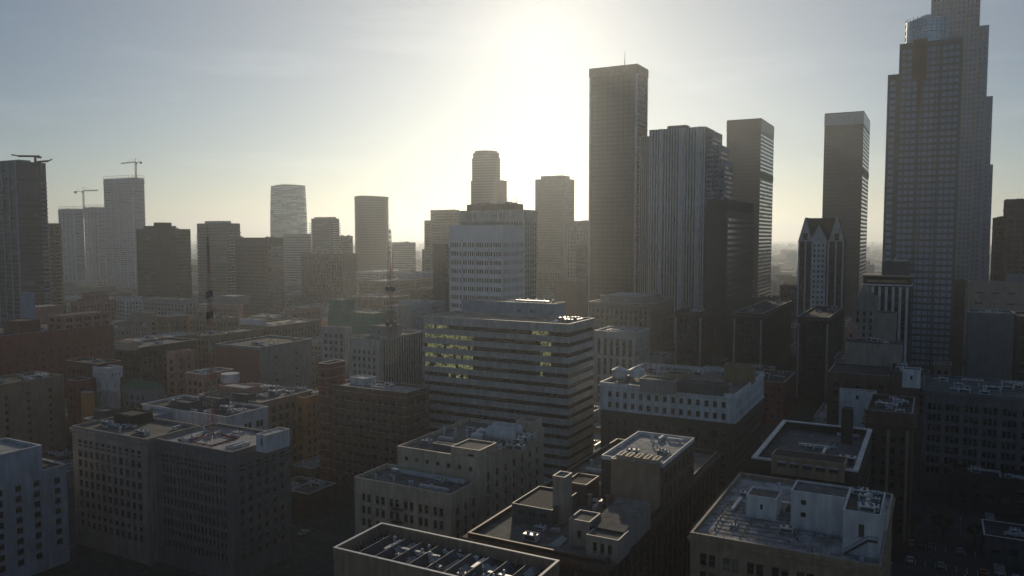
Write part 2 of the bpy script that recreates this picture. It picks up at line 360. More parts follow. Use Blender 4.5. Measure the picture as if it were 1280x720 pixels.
BOXES = []; LAND = []
class Bld:
    def __init__(s, name, label, cat, box, group=None, land=None, z0=0, reg=True, rz=0):
        s.b = box; s.cx, s.cy = (box.x0+box.x1)/2, (box.y0+box.y1)/2
        s.w, s.d, s.h = box.x1-box.x0, box.y1-box.y0, box.z
        s.root = thing(name, label, cat, s.cx, s.cy, z0, rz, group); s.z0 = z0
        s.D = proj(to_world(s.cx, box.y0, box.z))[2]; s.wins = []
        if reg: BOXES.append((box.x0, box.x1, box.y0, box.y1, box.z, label))
        if land: LAND.append((land, s.cx, s.cy, box.z))
    def loc(s, gx, gy): return gx-s.cx, gy-s.cy
    def L(s, box): return box.x0-s.cx, box.x1-s.cx, box.y0-s.cy, box.y1-s.cy
    def vol(s, wall='stone', front=None, side=None, box=None, z0=0, z1=None, roof='tar', par=1.0, cop=None, name='wall', kind='plaster',
            cornice=None, rough=.85, back=None, hole=False, wmat=None):
        b = box or s.b; x0, x1, y0, y1 = s.L(b); z1 = b.z if z1 is None else z1; zd = z1-par; z0 -= s.z0; z1 -= s.z0; zd -= s.z0
        mb = MB()
        facade(mb, 'front', x0, x1, y0, y1, z0, zd, front, s.wins)
        facade(mb, 'left' if b.left else 'right', x0, x1, y0, y1, z0, zd, side, s.wins)
        facade(mb, 'right' if b.left else 'left', x0, x1, y0, y1, z0, zd, None, s.wins)
        facade(mb, 'back', x0, x1, y0, y1, z0, zd, back, s.wins)
        wm = wmat or M(wall, rough, kind)
        mb.build(name, wm, s.root)
        if roof:
            r = MB(); r.quad((x0+.01, y0+.01, zd+.004), (x1-.01, y0+.01, zd+.004), (x1-.01, y1-.01, zd+.004), (x0+.01, y1-.01, zd+.004)); r.build('roof', M(roof, .9, 'roof'), s.root)
        if par > .05:
            p = MB(); p.ring(x0, x1, y0, y1, zd+.002, z1-.12, .03, .35)
            pp = p.build('parapet', wm, s.root)
            p = MB(); p.ring(x0, x1, y0, y1, z1-.118, z1, .10, .42); p.build('coping', M(cop or 'concrete', .6), pp)
        if cornice:
            zz, hh, oo, c = cornice; p = MB(); zz -= s.z0
            p.ring(x0, x1, y0, y1, zz, zz+hh*.45, oo*.5, .0); p.ring(x0, x1, y0, y1, zz+hh*.45+.002, zz+hh, oo, .0)
            n = int(s.w/1.2)
            for i in range(n):
                a = x0+(i+.3)*s.w/n; p.box(a, a+.4, y0-oo*.85, y0-oo*.52, zz-.02, zz+hh*.44, 0)
            p.build('cornice', M(c), s.root)
        return zd + s.z0
    def belt(s, zs, c='stone', h=.35, o=.14, box=None, name='string_course'):
        x0, x1, y0, y1 = s.L(box or s.b)
        for z in zs:
            p = MB(); p.ring(x0, x1, y0, y1, z-s.z0, z-s.z0+h, o, .0); p.build(name, M(c), s.root)
    def piers(s, step, w, out, c, z0, z1, side='front', box=None, mx=0, cap=100, rough=.7):
        x0, x1, y0, y1 = s.L(box or s.b)
        sd = side if side != 'side' else ('left' if (box or s.b).left else 'right')
        (ox, oy), (ux, uy), (nx, ny), W, rot = face_frame(sd, x0, x1, y0, y1)
        n = max(1, int(round((W-2*mx)/step))); me = None
        for i in range(n+1):
            a = mx + (W-2*mx)*i/n; a = min(max(a, w/2), W-w/2)
            if me is None:
                mb = MB(); mb.box(-w/2, w/2, -out, -.003, z0-s.z0, z1-s.z0); o = mb.build('pier', M(c, rough), s.root); me = o.data
            else:
                o = bpy.data.objects.new('pier', me); COL.objects.link(o); o.parent = s.root
            o.location = (ox+ux*a, oy+uy*a, 0); o.rotation_euler = (0, 0, R(rot))
    def balconies(s, fh, z0, z1, side='side', a0=0, a1=None, out=1.6, c='concrete', box=None):
        x0, x1, y0, y1 = s.L(box or s.b)
        sd = side if side != 'side' else ('left' if (box or s.b).left else 'right')
        (ox, oy), (ux, uy), (nx, ny), W, rot = face_frame(sd, x0, x1, y0, y1)
        a1 = a1 or W; z = z0; me = None
        while z < z1:
            if me is None:
                mb = MB(); mb.box(a0, a1, -out, -.003, 0, .22); mb.box(a0, a1, -out, -out+.08, .222, 1.15); o = mb.build('balcony', M(c), s.root); me = o.data
            else:
                o = bpy.data.objects.new('balcony', me); COL.objects.link(o); o.parent = s.root
            o.location = (ox, oy, z-s.z0); o.rotation_euler = (0, 0, R(rot)); z += fh
    # roof furniture, all fixed to the roof it stands on
    def pent(s, gx0, gx1, gy0, gy1, z0, z1, c='stone', roof='tar', front=None, side=None, name='penthouse', par=.4, left=False, cop=None):
        b = Box(gx0, gx1, gy0, gy1, z1, left)
        x0, x1, y0, y1 = s.L(b); mb = MB(); z0 -= s.z0; z1 -= s.z0
        facade(mb, 'front', x0, x1, y0, y1, z0, z1, front, s.wins); facade(mb, 'left' if left else 'right', x0, x1, y0, y1, z0, z1, side, s.wins)
        facade(mb, 'right' if left else 'left', x0, x1, y0, y1, z0, z1, None, s.wins); facade(mb, 'back', x0, x1, y0, y1, z0, z1, None, s.wins)
        mb.quad((x0, y0, z1), (x1, y0, z1), (x1, y1, z1), (x0, y1, z1), 1)
        mb.ring(x0, x1, y0, y1, z1-.1, z1+par, .05, .25, 2)
        return mb.build(name, [M(c), M(roof, .9, 'roof'), M(cop or c, .6)], s.root)
    def pent_px(s, uc, vc, ul, ur, z1, z0, d=None, w=None, left=False, **k):
        b = S(uc, vc, ul, ur, z=z1, d=d, w=w, left=left)
        return s.pent(b.x0, b.x1, b.y0, b.y1, z0, z1, left=left, **k)
    def ac(s, gx, gy, z, k=1.0, c='silver'):
        x, y = s.loc(gx, gy); z -= s.z0; w, d, h = 1.3*k*random.uniform(.8, 1.5), 1.0*k*random.uniform(.8, 1.3), 1.2*k
        mb = MB()
        for a in (-w*.8, w*.8):
            mb.box(x+a-.08, x+a+.08, y-d*.9, y+d*.9, z, z+.25, 1)
        mb.box(x-w, x+w, y-d, y+d, z+.25, z+.25+h)
        mb.box(x-w*.8, x+w*.8, y-d-.05, y-d-.002, z+.45, z+h, 1)
        o = mb.build('air_conditioner', [M(c, .4), M('slate')], s.root)
        for a in (-.5, .5): mb = MB(); mb.tube((x+a*w, y, z+.26+h), (x+a*w, y, z+.5+h), .35*k, 10); mb.build('fan', M('slate'), o)
    def vent(s, gx, gy, z, h=1.6, r=.3, c='silver'):
        x, y = s.loc(gx, gy); z -= s.z0; mb = MB(); mb.tube((x, y, z), (x, y, z+h), r, 8); mb.tube((x, y, z+h+.1), (x, y, z+h+.4), r*1.7, 8, 0, r*.6)
        for a in (0, 2.1, 4.2): mb.bar((x+r*.8*math.cos(a), y+r*.8*math.sin(a), z+h-.02), (x+r*.8*math.cos(a), y+r*.8*math.sin(a), z+h+.12), .05)
        mb.build('roof_vent', M(c, .35), s.root)
    def duct(s, gx0, gy0, gx1, gy1, z, w=.7, h=.8, c='silver'):
        a = s.loc(gx0, gy0); b = s.loc(gx1, gy1); z -= s.z0; mb = MB()
        if abs(a[0]-b[0]) > abs(a[1]-b[1]):
            x0, x1 = sorted((a[0], b[0])); mb.box(x0, x1, a[1]-w/2, a[1]+w/2, z+.3, z+.3+h)
            for i in range(int((x1-x0)/3)+1): mb.box(x0+i*3+.1, x0+i*3+.3, a[1]-w/2, a[1]+w/2, z, z+.298)
        else:
            y0, y1 = sorted((a[1], b[1])); mb.box(a[0]-w/2, a[0]+w/2, y0, y1, z+.3, z+.3+h)
            for i in range(int((y1-y0)/3)+1): mb.box(a[0]-w/2, a[0]+w/2, y0+i*3+.1, y0+i*3+.3, z, z+.298)
        mb.build('roof_duct', M(c, .35), s.root)
    def skylight(s, gx, gy, z, w=1.2, d=2.2):
        x, y = s.loc(gx, gy); z -= s.z0; mb = MB(); mb.box(x-w, x+w, y-d, y+d, z, z+.4)
        h = .7; a, b = (x, y-d, z+.4+h), (x, y+d, z+.4+h)
        mb.quad((x-w, y+d, z+.4), (x-w, y-d, z+.4), a, b, 1); mb.quad((x+w, y-d, z+.4), (x+w, y+d, z+.4), b, a, 1)
        mb.poly([(x-w, y-d, z+.4), (x+w, y-d, z+.4), a], 0); mb.poly([(x+w, y+d, z+.4), (x-w, y+d, z+.4), b], 0)
        mb.build('skylight', [M('silver', .4), GPALE], s.root)
    def tank(s, gx, gy, z, r=2.2, h=4, c='silver', leg=2.5, cone=True):
        x, y = s.loc(gx, gy); z -= s.z0; mb = MB()
        for k in range(4):
            a = R(45+90*k); mb.bar((x+r*.75*math.cos(a), y+r*.75*math.sin(a), z), (x+r*.75*math.cos(a), y+r*.75*math.sin(a), z+leg), .2)
        mb.tube((x, y, z+leg), (x, y, z+leg+h), r, 20)
        if cone: mb.tube((x, y, z+leg+h), (x, y, z+leg+h+r*.5), r*1.05, 20, 0, .1)
        mb.build('water_tank', M(c, .45), s.root)
    def htank(s, gx, gy, z, r, L, c='lead'):
        x, y = s.loc(gx, gy); z -= s.z0; mb = MB()
        for a in (-.7, 0, .7): mb.box(x+a*L/2-.2, x+a*L/2+.2, y-r*.8, y+r*.8, z, z+.8+r*.4)
        mb.tube((x-L/2, y, z+.8+r), (x+L/2, y, z+.8+r), r, 20)
        for e in (-1, 1): mb.tube((x+e*L/2, y, z+.8+r), (x+e*(L/2+.5), y, z+.8+r), r, 20, 0, r*.5)
        mb.box(x-L/2, x+L/2, y-.2, y+.2, z+.8+2*r, z+1+2*r)
        mb.build('pressure_tank', M(c, .35), s.root)
    def clutter(s, z, n=6, box=None, k=1.0, m=3):
        b = box or s.b
        x0, x1, y0, y1 = b.x0+m, b.x1-m, b.y0+m, b.y1-m
        if x1-x0 < 2 or y1-y0 < 2: return
        for i in range(n):
            x, y = random.uniform(x0, x1), random.uniform(y0, y1); t = random.random()
            if t < .4: s.ac(x, y, z, k*random.uniform(.7, 1.3))
            elif t < .65: s.vent(x, y, z, random.uniform(.8, 2), random.uniform(.15, .35))
            elif t < .8: s.duct(x, y, min(x+random.uniform(4, 10), x1), y, z)
            elif t < .9: s.duct(x, y, x, min(y+random.uniform(4, 10), y1), z)
            else: s.skylight(x, y, z)
    def done(s, cap=100, detail=None): place_windows(s.root, s.wins, s.D, cap, detail); return s
# ================================================================ FOREGROUND BUILDINGS
def finish(b, cap=100): b.done(cap); return b
OB = 'office building'; AB = 'apartment building'

# pale blue-white block, bottom left
x = S(-46, 579, -90, 82, z=40)
b = Bld('apartment_building', 'plain pale bluish-white slab with three columns of small windows at the bottom left', AB, x, land='the pale slab at the bottom left')
sp = F(bay=12.5, fh=3.05, ww=.17, wh=.5, mx=3, mt=6.5, sub=1)
# the far quarter of the roof steps down, so the block is two volumes
cut = x.y0 + run(x.x1, x.y0, 40, AY, 52)
ya = [run(x.x1, x.y0, 40, AY, u_) for u_ in (-30, -3, 21, 44)]; yb = run(x.x1, cut, 32, AY, 71)
b1 = Box(x.x0, x.x1, x.y0, cut, x.z); b2 = Box(x.x0, x.x1-.02, cut+.02, x.y1, x.z-8)
z = b.vol('paleblue', None, F(fh=3.3, wh=.55, mt=9, at=ya, aw=1.9), box=b1, roof='membrane', cop='white')
z2 = b.vol('paleblue', None, F(fh=3.3, wh=.55, mt=2.4, at=[yb], aw=1.9), box=b2, name='lower_wall', roof='tar', cop='white', par=.5)
b.clutter(z, 9, b1); b.pent(b2.x0+4, b2.x0+12, b2.y0+2, b2.y1-4, z2, z2+2.4, 'grey', front=F(bay=3, fh=2.4, ww=.3, wh=.5, mt=0, zb=0))
b.clutter(z2, 3, b2, .6); b.done()

# light stone wing and dark wing of the big block in front of it
xa = S(183, 549, 90, None, z=41, d=21)
b = Bld('office_building', 'stone office block with big square windows, left of the dark block with the red mast', OB, xa, land='the stone block with square windows')
z = b.vol('oldstone', F(bay=2.9, fh=3.45, ww=.62, wh=.64, mx=2.4, mt=2.6), None, roof='gravel', cop='stone', cornice=(39, 1.4, .7, 'oldstone'))
b.belt([35.2, 12], 'oldstone', .5); b.clutter(z, 10, k=.9)
b.pent(xa.x0+5, xa.x0+15, xa.y0+12, xa.y0+20, z, z+3.2, 'umber'); b.done()
xb = S(290, 565, None, 363, z=40.6, w=(S(290, 565, 184, 363, z=40.6).x1 - xa.x1-.05))
b = Bld('office_building', 'dark office block with close-set narrow windows and a red lattice mast on its roof', OB, xb, land='the dark block with the red mast')
xw = Box(xb.x1-10, xb.x1, xb.y0+24.02, xb.y1, 40.6); xb = Box(xa.x1+.05, xb.x1, xb.y0, xb.y0+24, 40.6)
z = b.vol('soot', F(bay=1.75, fh=3.45, ww=.5, wh=.66, mx=2.6, mt=3.0, glass='black'), F(bay=3.4, fh=3.45, ww=.5, wh=.55, mx=2, mt=3, glass='black'), box=xb,
          roof='membrane', cop='stone')
b.vol('brown', None, F(bay=3.4, fh=3.45, ww=.5, wh=.55, mx=2, mt=3, glass='black'), box=xw, name='rear_wing_wall', roof='tar', cop='brown')
b.belt([38.4, 34.6, 10], 'soot', .5, .4, xb)
q = S(319+2, 544, None, None, z=44.5, w=2, d=2)
b.pent_px(333, 546, 320, 362, 44.6, z, d=None, c='white', roof='membrane', front=F(bay=2.2, fh=3, ww=.3, wh=.7, mt=.4, zb=z), name='penthouse')
MASTROOF = (P(266, 551, z), z)
for k in range(3): b.skylight(xb.x0+5+6*k, xb.y1-6, z)
b.clutter(z, 12, xb, .8); b.done()

# brown brick block with corner tower
xt = S(410, 474, 395, 427, z=51)
b = Bld('office_building', 'brown brick loft block with a taller pale-banded corner tower at its left end', OB, S(508, 491, 412, 536, z=45), land='the brown brick block with the corner tower')
m = b.b; z = b.vol('loft', F(bay=3.1, fh=3.7, ww=.66, wh=.56, mx=2, mt=2.4, glass='black'), F(bay=3.4, fh=3.7, ww=.66, wh=.56, mx=2, mt=2.4, glass='black'), roof='membrane', kind='plaster', cop='stone')
b.belt([45-2.2-3.7*k for k in range(10)], 'oldstone', .22, .1)
tb = Box(m.x0-4.4, m.x0+.6, m.y0-1.5, m.y0+9, 53.5)
b.vol('brick', F(bay=3, fh=3.7, ww=.4, wh=.5, mx=.6, mt=2, only=(0,)), F(bay=3.4, fh=3.7, ww=.35, wh=.5, mx=1, mt=2), box=tb, name='tower_wall', roof='membrane', cop='signwhite', kind='plaster')
b.belt([51.1-3.7*k for k in range(12)], 'oldstone', .35, .12, tb)
b.clutter(z, 12); b.pent(m.x0+4, m.x0+12, m.y0+8, m.y0+15, z, z+2.5, 'white', 'membrane'); b.done()

# cream building in the centre foreground: low front wing, higher rear wing with tanks
xf = S(564, 618, 443, 600, z=41)
xr = S(599, 573, 497, 679, z=46.5); xr = Box(xr.x0, xf.x1+.0, xf.y1+.02, xf.y1+(xr.y1-xr.y0), 46.5)
b = Bld('apartment_building', 'cream apartment building with stepped roofs and blue-grey tanks on top, centre foreground', AB, Box(xf.x0, xf.x1, xf.y0, xr.y1, 41), land='the cream building with roof tanks')
z = b.vol('cream', F(bay=4.6, fh=3.35, ww=.66, wh=.64, mx=1.6, mt=2.2, sub=2, gap=.6, glass='black'), F(bay=4.2, fh=3.35, ww=.4, wh=.62, mx=1.2, mt=2.4, glass='black'), box=xf, roof='lead', cop='cream', par=1.2)
zr = b.vol('cream', F(bay=3.4, fh=3.0, ww=.34, wh=.36, mx=1.2, mt=.6, rows=1, zb=41), F(bay=4.8, fh=3.35, ww=.34, wh=.6, mx=2, mt=3.2, sub=1, glass='black'), box=xr, name='rear_wall', roof='gravel', cop='cream', par=1.1)
b.belt([37.6], 'cream', .35, .15, xf)
rx0, rx1, ry0, ry1 = xr.x0, xr.x1, xr.y0, xr.y1
L_ = ry1-ry0
b.pent(rx1-9.5, rx1-.6, ry0+.8, ry0+10, zr, zr+2.6, 'cream', 'gravel', front=F(bay=3, fh=2.2, ww=.45, wh=.4, mt=.3, zb=zr, only=(1,)), name='stair_tower')
b.pent(rx0+9, rx1-10, ry0+4, ry0+6.5, zr, zr+2.0, 'lead', 'lead', par=.1, name='roof_screen')
b.pent(rx1-6, rx1-.4, ry1-7, ry1-.4, zr, zr+3.6, 'cream', 'gravel', name='corner_tower')
for (u_, v_, r_, l_) in ((626, 546, 1.9, 8), (634, 537, 1.5, 9)): g = P(u_, v_+8, zr); b.htank(g.x, g.y, zr, r_, l_, 'silver')
for (u_, v_) in ((596, 556), (602, 550)): g = P(u_, v_, zr); b.tank(g.x, g.y, zr, 1.6, 2.2, 'silver', .8)
for (u_, v_) in ((648, 555), (655, 552), (661, 548), (652, 545), (610, 560), (620, 562), (640, 562), (648, 563)): g = P(u_, v_, zr); b.ac(g.x, g.y, zr, 1.2, 'silver')
for k in range(4): b.vent(rx0+3+4*k, ry0+L_*.5, zr, 2.6, .35)
b.duct(rx0+3, ry1-4, rx1-8, ry1-4, zr, 1, 1.1, 'lead')
for k in range(4): b.vent(xf.x0+4+6*k, xf.y0+4, z, 1.2, .22)
b.duct(xf.x0+4, xf.y1-2.5, xf.x1-3, xf.y1-2.5, z, 1.4, .8, 'silver'); b.clutter(z, 4, xf, .6)
b.clutter(zr, 8, xr, .7)
# fire escape on the front
bx0, by0 = b.loc(xf.x0+(xf.x1-xf.x0)*.47, xf.y0)
mb = MB()
for k in range(7):
    zz = 34.6-3.35*k; mb.box(bx0-1.7, bx0+1.7, by0-1.25, by0-.02, zz, zz+.08)
    for q_ in range(9): mb.bar((bx0-1.7+q_*.425, by0-1.22, zz), (bx0-1.7+q_*.425, by0-1.22, zz+1), .03)
    mb.bar((bx0-1.7, by0-1.22, zz+1), (bx0+1.7, by0-1.22, zz+1), .05)
    mb.bar((bx0-1.3, by0-.7, zz), (bx0+1.3, by0-.7, zz-3.3), .09); mb.bar((bx0-1.3, by0-.35, zz), (bx0+1.3, by0-.35, zz-3.3), .09)
mb.build('fire_escape', M('black', .5), b.root); b.done()

# open truss-roofed building at the bottom edge
ln = P(417, 684, 45); fl = P(478, 653.3, 45)
dd = fl.y-ln.y; ww_ = run(ln.x, fl.y, 45, AX, 699)
xv = Box(ln.x, ln.x+ww_, ln.y, ln.y+dd, 45)
b = Bld('warehouse_building', 'building at the bottom edge with diagonal raised roof ribs behind a pale-topped parapet', 'building', xv, land='the ribbed roof at the bottom edge')
z = b.vol('tan', F(bay=4, fh=3.6, ww=.45, wh=.6, mx=1.5, mt=2.4), F(bay=4, fh=3.6, ww=.45, wh=.6, mx=1.5, mt=2.4), roof='tar', cop='signwhite', par=2.4)
x0, x1, y0, y1 = b.L(xv)
n = 9
for k in range(n):
    a = x0+4.5+(x1-x0-6)*k/n; mb = MB()
    mb.poly([(a-.05, y0+.6, z+.01), (a+1.5, y0+.6, z+.01), (a, y0+.6, z+1.5)]); mb.poly([(a+1.5, y1-2.5, z+.01), (a-.05, y1-2.5, z+.01), (a, y1-2.5, z+1.5)])
    mb.quad((a-.05, y1-2.5, z+.01), (a-.05, y0+.6, z+.01), (a, y0+.6, z+1.5), (a, y1-2.5, z+1.5)); mb.quad((a+1.5, y0+.6, z+.01), (a+1.5, y1-2.5, z+.01), (a, y1-2.5, z+1.5), (a, y0+.6, z+1.5), 1)
    mb.box(a-.05, a+.05, y0+.6, y1-2.5, z+1.502, z+1.56, 2)
    mb.build('roof_rib', [M('tar'), M('slate'), M('grey', .6)], b.root)
for (fx, fy) in ((.22, .55), (.26, .72), (.45, .5), (.62, .45), (.7, .6), (.36, .35)): b.skylight(xv.x0+(xv.x1-xv.x0)*fx, xv.y0+(xv.y1-xv.y0)*fy, z+.3, 1.0, .8)
for k in range(11):
    mb = MB(); yy = y0+1.5+k*(y1-y0-3)/11; mb.bar((x0+.35, yy, z+1.9), (x0+1.8, yy, z+.02), .16); mb.bar((x0+.35, yy, z+.02), (x0+1.8, yy, z+.02), .12); mb.build('parapet_brace', M('grey'), b.root)
for k in range(22):
    mb = MB(); xx = x0+1.5+k*(x1-x0-3)/22; mb.bar((xx, y1-.45, z+1.9), (xx, y1-1.8, z+.02), .14); mb.build('parapet_brace', M('grey'), b.root)
for k in range(14): b.vent(random.uniform(xv.x0+3, xv.x1-3), random.uniform(xv.y0+3, xv.y1-2), z, random.uniform(.5, 1.5), random.uniform(.1, .25))
b.clutter(z, 26, k=.55); b.done()

# long brown block to its right, with penthouses
xm = S(757, 701, 585, 897, z=42)
b = Bld('loft_building', 'long dark brown block with a jumble of low structures on its roof, centre foreground', 'loft building', xm, land='the long brown block with roof sheds')
z = b.vol('umber', F(bay=4.4, fh=3.7, ww=.55, wh=.6, mx=1.4, mt=3), F(bay=4.4, fh=3.7, ww=.5, wh=.62, mx=1.4, mt=3, glass='black'), roof='gravel', cop='brown', cornice=(39.6, 1.6, 1.0, 'brown'), par=1.1)
b.piers(4.4, .8, .35, 'brown', 4, 38.5, 'side', mx=1.4); b.piers(4.4, .8, .35, 'brown', 4, 38.5, 'front', mx=1.4)
bq = S(829, 580, 752, 868, z=52); 
b.pent(bq.x0, bq.x1, bq.y0, bq.y1, z, 51.2, 'brown', 'membrane', side=F(bay=3.6, fh=4.6, ww=.4, wh=.6, mt=.8, zb=z), name='upper_storeys', par=.9, cop='signwhite')
pw = Box(bq.x0+3.4, bq.x0+14.8, bq.y0-2.6, bq.y0-.02, 52.3)
b.pent(pw.x0, pw.x1, pw.y0, pw.y1, z, 52.3, 'tan', 'signwhite', name='blank_panel_wall', par=.1)
for k in range(5): b.pent(pw.x0+1.2+2.2*k, pw.x0+2.4+2.2*k, pw.y0+.4, pw.y1+1.6, 52.41, 53.3, 'cream', 'yellow', name='chimney_pot', par=.06)
for k in range(9): b.vent(random.uniform(bq.x0+3, bq.x1-2), random.uniform(bq.y0+3, bq.y1-2), 51.21, 1, .2)
b.clutter(51.21, 5, bq, .7, 2)
b.pent_px(773, 678, 733, None, 45.2, z, d=6.5, c='stone', roof='gravel', front=F(bay=1.5, fh=3.2, ww=.55, wh=.6, mt=.3, zb=z), name='arcaded_penthouse')
mb = MB(); g0 = P(733, 655, 45.6); lx, ly = b.loc(g0.x, g0.y)       # sloping roof running back from the arcade
A_ = [(lx+1, ly-1, 45.7), (lx+8.5, ly-1, 45.7), (lx+8.5, ly+16, z+5.8), (lx+1, ly+16, z+5.8)]
mb.poly(A_); mb.poly([A_[1], (A_[1][0], A_[1][1], z), (A_[2][0], A_[2][1], z), A_[2]], 1); mb.poly([(A_[0][0], A_[0][1], z), A_[0], A_[3], (A_[3][0], A_[3][1], z)], 1)
mb.poly([A_[3], A_[2], (A_[2][0], A_[2][1], z), (A_[3][0], A_[3][1], z)], 1); mb.build('sloping_roof', [M('gravel', .9, 'roof'), M('stone')], b.root)
b.pent_px(737, 655, 711, None, 46.2, z, d=6, c='stone', roof='gravel', name='elevator_house', front=F(bay=3, fh=3, ww=.3, wh=.5, mt=1, zb=z+2))
b.pent_px(706, 600, 691, None, 51, z, d=4, c='stone', roof='signwhite', name='chimney_tower', par=.6)
b.pent_px(733, 608, 706, None, 45.5, z, d=8, c='brown', roof='tar', name='roof_shed', cop='tan')
b.pent_px(690, 640, 640, None, 44.5, z, d=14, c='slate', roof='tar', name='roof_shed', front=F(bay=2.6, fh=2.4, ww=.6, wh=.4, mt=.1, zb=z))
for (u_, v_) in ((724, 626), (757, 607), (760, 634), (750, 642), (737, 632), (722, 619)): g = P(u_, v_, z); b.vent(g.x, g.y, z+ (3 if v_ < 640 else 0)*0, 2.6, .5, 'tan')
b.clutter(z, 40, k=.9); b.done()

# white corniced block, right of centre
xc = S(919, 493, 750, 955, z=50)
b = Bld('office_building', 'broad block with two white-painted top storeys over dark brick and a crowded roof', OB, xc, land='the white-topped corniced block')
zz = 50-10.4
z = b.vol('white', F(bay=3.05, fh=4.1, ww=.46, wh=.5, mx=2.4, mt=.9, zb=zz), F(bay=3.4, fh=4.1, ww=.4, wh=.5, mx=1.4, mt=.9, zb=zz), z0=zz, name='upper_wall', roof='gravel', cop='white', par=1.2, cornice=(48.2, .7, .5, 'white'))
lo = Box(xc.x0+.3, xc.x1-.3, xc.y0+.3, xc.y1-.3, zz-.02)
b.vol('umber', F(bay=3.05, fh=3.7, ww=.46, wh=.55, mx=2.1, mt=2.4), F(bay=3.4, fh=3.7, ww=.44, wh=.55, mx=1.1, mt=2.4), box=lo, z1=zz-.02, name='brick_wall', roof=None, par=0, kind='brick')
b.belt([zz], 'white', .5, .3)
for (ul_, ur_) in ((766, 783), (781, 811)): g = P((ul_+ur_)/2, 466, z+3); b.tank(g.x, g.y, z, 3.0, 2.6, 'signwhite', 1.6)
for (ul_, ur_, v_, hh, cc) in ((800, 842, 478, 4.2, 'grey'), (846, 905, 484, 3.4, 'slate'), (905, 940, 460, 6.5, 'ochre'), (830, 856, 470, 3, 'tan')):
    b.pent_px(ur_, v_, ul_, None, z+hh, z, d=7, c=cc, roof='tar', name='penthouse')
b.clutter(z, 34, k=1.1); b.done()

# pale-roofed block at the bottom right
xk = S(1097, 707, 863, None, z=45, d=1); fr = P(921, 590, 45); xk = Box(xk.x0, xk.x1+.5, xk.y0, fr.y, 45)
b = Bld('office_building', 'tan block with a pale pipe-covered roof deck and white roof houses at the bottom right', OB, xk, land='the pale-roofed block at the bottom right')
z = b.vol('tan', F(bay=4.8, fh=3.7, ww=.66, wh=.66, mx=1.2, mt=2.2, sub=2, gap=.4), F(bay=4.6, fh=3.7, ww=.5, wh=.6, mx=1.2, mt=2.2, sub=2), roof='membrane', cop='stone', par=1.1, cornice=(43.2, .9, .5, 'tan'))
b.pent_px(971, 626, 933, None, 48.4, z, d=6.5, c='white', roof='gravel', name='stair_house', front=F(bay=9, fh=3, ww=.12, wh=.4, mt=.4, zb=z))
b.pent_px(1059, 625, 989, None, 51.5, z, d=8, c='white', roof='lead', name='elevator_house', front=F(bay=3, fh=2.6, ww=.35, wh=.4, mt=.6, zb=z, only=(0,)))
pt_ = S(1101, 647, 1054, None, z=52, d=15)
b.pent(pt_.x0, pt_.x1, pt_.y0, pt_.y1, z, 52, 'white', 'slate', name='machine_house', front=F(bay=8, fh=3.2, ww=.22, wh=.75, mt=1.5, zb=z+2.6, rows=1), par=.5)
b.clutter(52.0, 16, pt_, .7, 1.2)
# outside stair on the machine house
sx, sy = b.loc(pt_.x0, pt_.y0); mb = MB()
mb.bar((sx+.3, sy-.9, z), (sx+4.5, sy-.9, z+3.4), .16); mb.bar((sx+.3, sy-.2, z), (sx+4.5, sy-.2, z+3.4), .16); mb.bar((sx+.3, sy-.95, z+1), (sx+4.5, sy-.95, z+4.4), .06)
for k in range(12): mb.box(sx+.4+k*.34, sx+.7+k*.34, sy-.9, sy-.15, z+.12+k*.275, z+.17+k*.275)
mb.box(sx+4.5, sx+6.2, sy-1, sy-.02, z+3.35, z+3.45)
for k in range(4): mb.bar((sx+4.5+k*.55, sy-.97, z+3.45), (sx+4.5+k*.55, sy-.97, z+4.45), .05)
mb.bar((sx+4.5, sy-.97, z+4.45), (sx+6.2, sy-.97, z+4.45), .06); mb.build('outside_stair', M('black', .5), b.root)
# pipework grid on the deck
x0, x1, y0, y1 = b.L(xk)
def pipe(pts, r=.09, c='slate', nm='roof_pipe'):
    mb = MB()
    for p, q_ in zip(pts, pts[1:]): mb.tube(p, q_, r, 6)
    for p in pts: mb.box(p[0]-.15, p[0]+.15, p[1]-.15, p[1]+.15, z+.002, p[2])
    mb.build(nm, M(c, .4), b.root)
for k in range(11):
    yy = y0+2+k*2.3; pipe([(x0+2+random.random()*2, yy, z+.45), (x0+9, yy, z+.45), (x0+random.uniform(18, 24), yy, z+.45)], .08)
for k in range(8):
    xx = x0+3+k*3.2; pipe([(xx, y0+1.5, z+.7), (xx, y0+13, z+.7), (xx, y0+random.uniform(20, 27), z+.7)], .07, 'lead')
for k in range(16): mb = MB(); px, py = x0+random.uniform(2, 24), y0+random.uniform(2, 24); mb.box(px-.8, px+.8, py-.6, py+.6, z+.004, z+.08); mb.build('roof_patch', M('signwhite'), b.root)
# railing round the deck
mb = MB()
for (a, c_) in (((x0+.2, y0+.2), (x1-.2, y0+.2)), ((x0+.2, y0+.2), (x0+.2, y1-.2))):
    for hh in (45.5, 46.1): mb.bar((*a, hh), (*c_, hh), .04)
    n = int(max(abs(a[0]-c_[0]), abs(a[1]-c_[1]))/1.6)
    for k in range(n+1): t = k/n; mb.bar((a[0]+(c_[0]-a[0])*t, a[1]+(c_[1]-a[1])*t, 45), (a[0]+(c_[0]-a[0])*t, a[1]+(c_[1]-a[1])*t, 46.1), .04)
mb.build('railing', M('slate', .5), b.root)
# court pit: black sheet level with the deck paints its shade, inside a kerb
cq = S(1040, 655, 977, None, z=z, d=9)
a0, a1, c0, c1 = b.L(cq); mb = MB(); mb.ring(a0, a1, c0, c1, z+.005, z+.9, .0, .4); mb.quad((a0, c0, z+.02), (a1, c0, z+.02), (a1, c1, z+.02), (a0, c1, z+.02), 1); mb.build('painted_dark_court', [M('grey'), M('black')], b.root)
b.clutter(z, 16, k=.7); b.done()

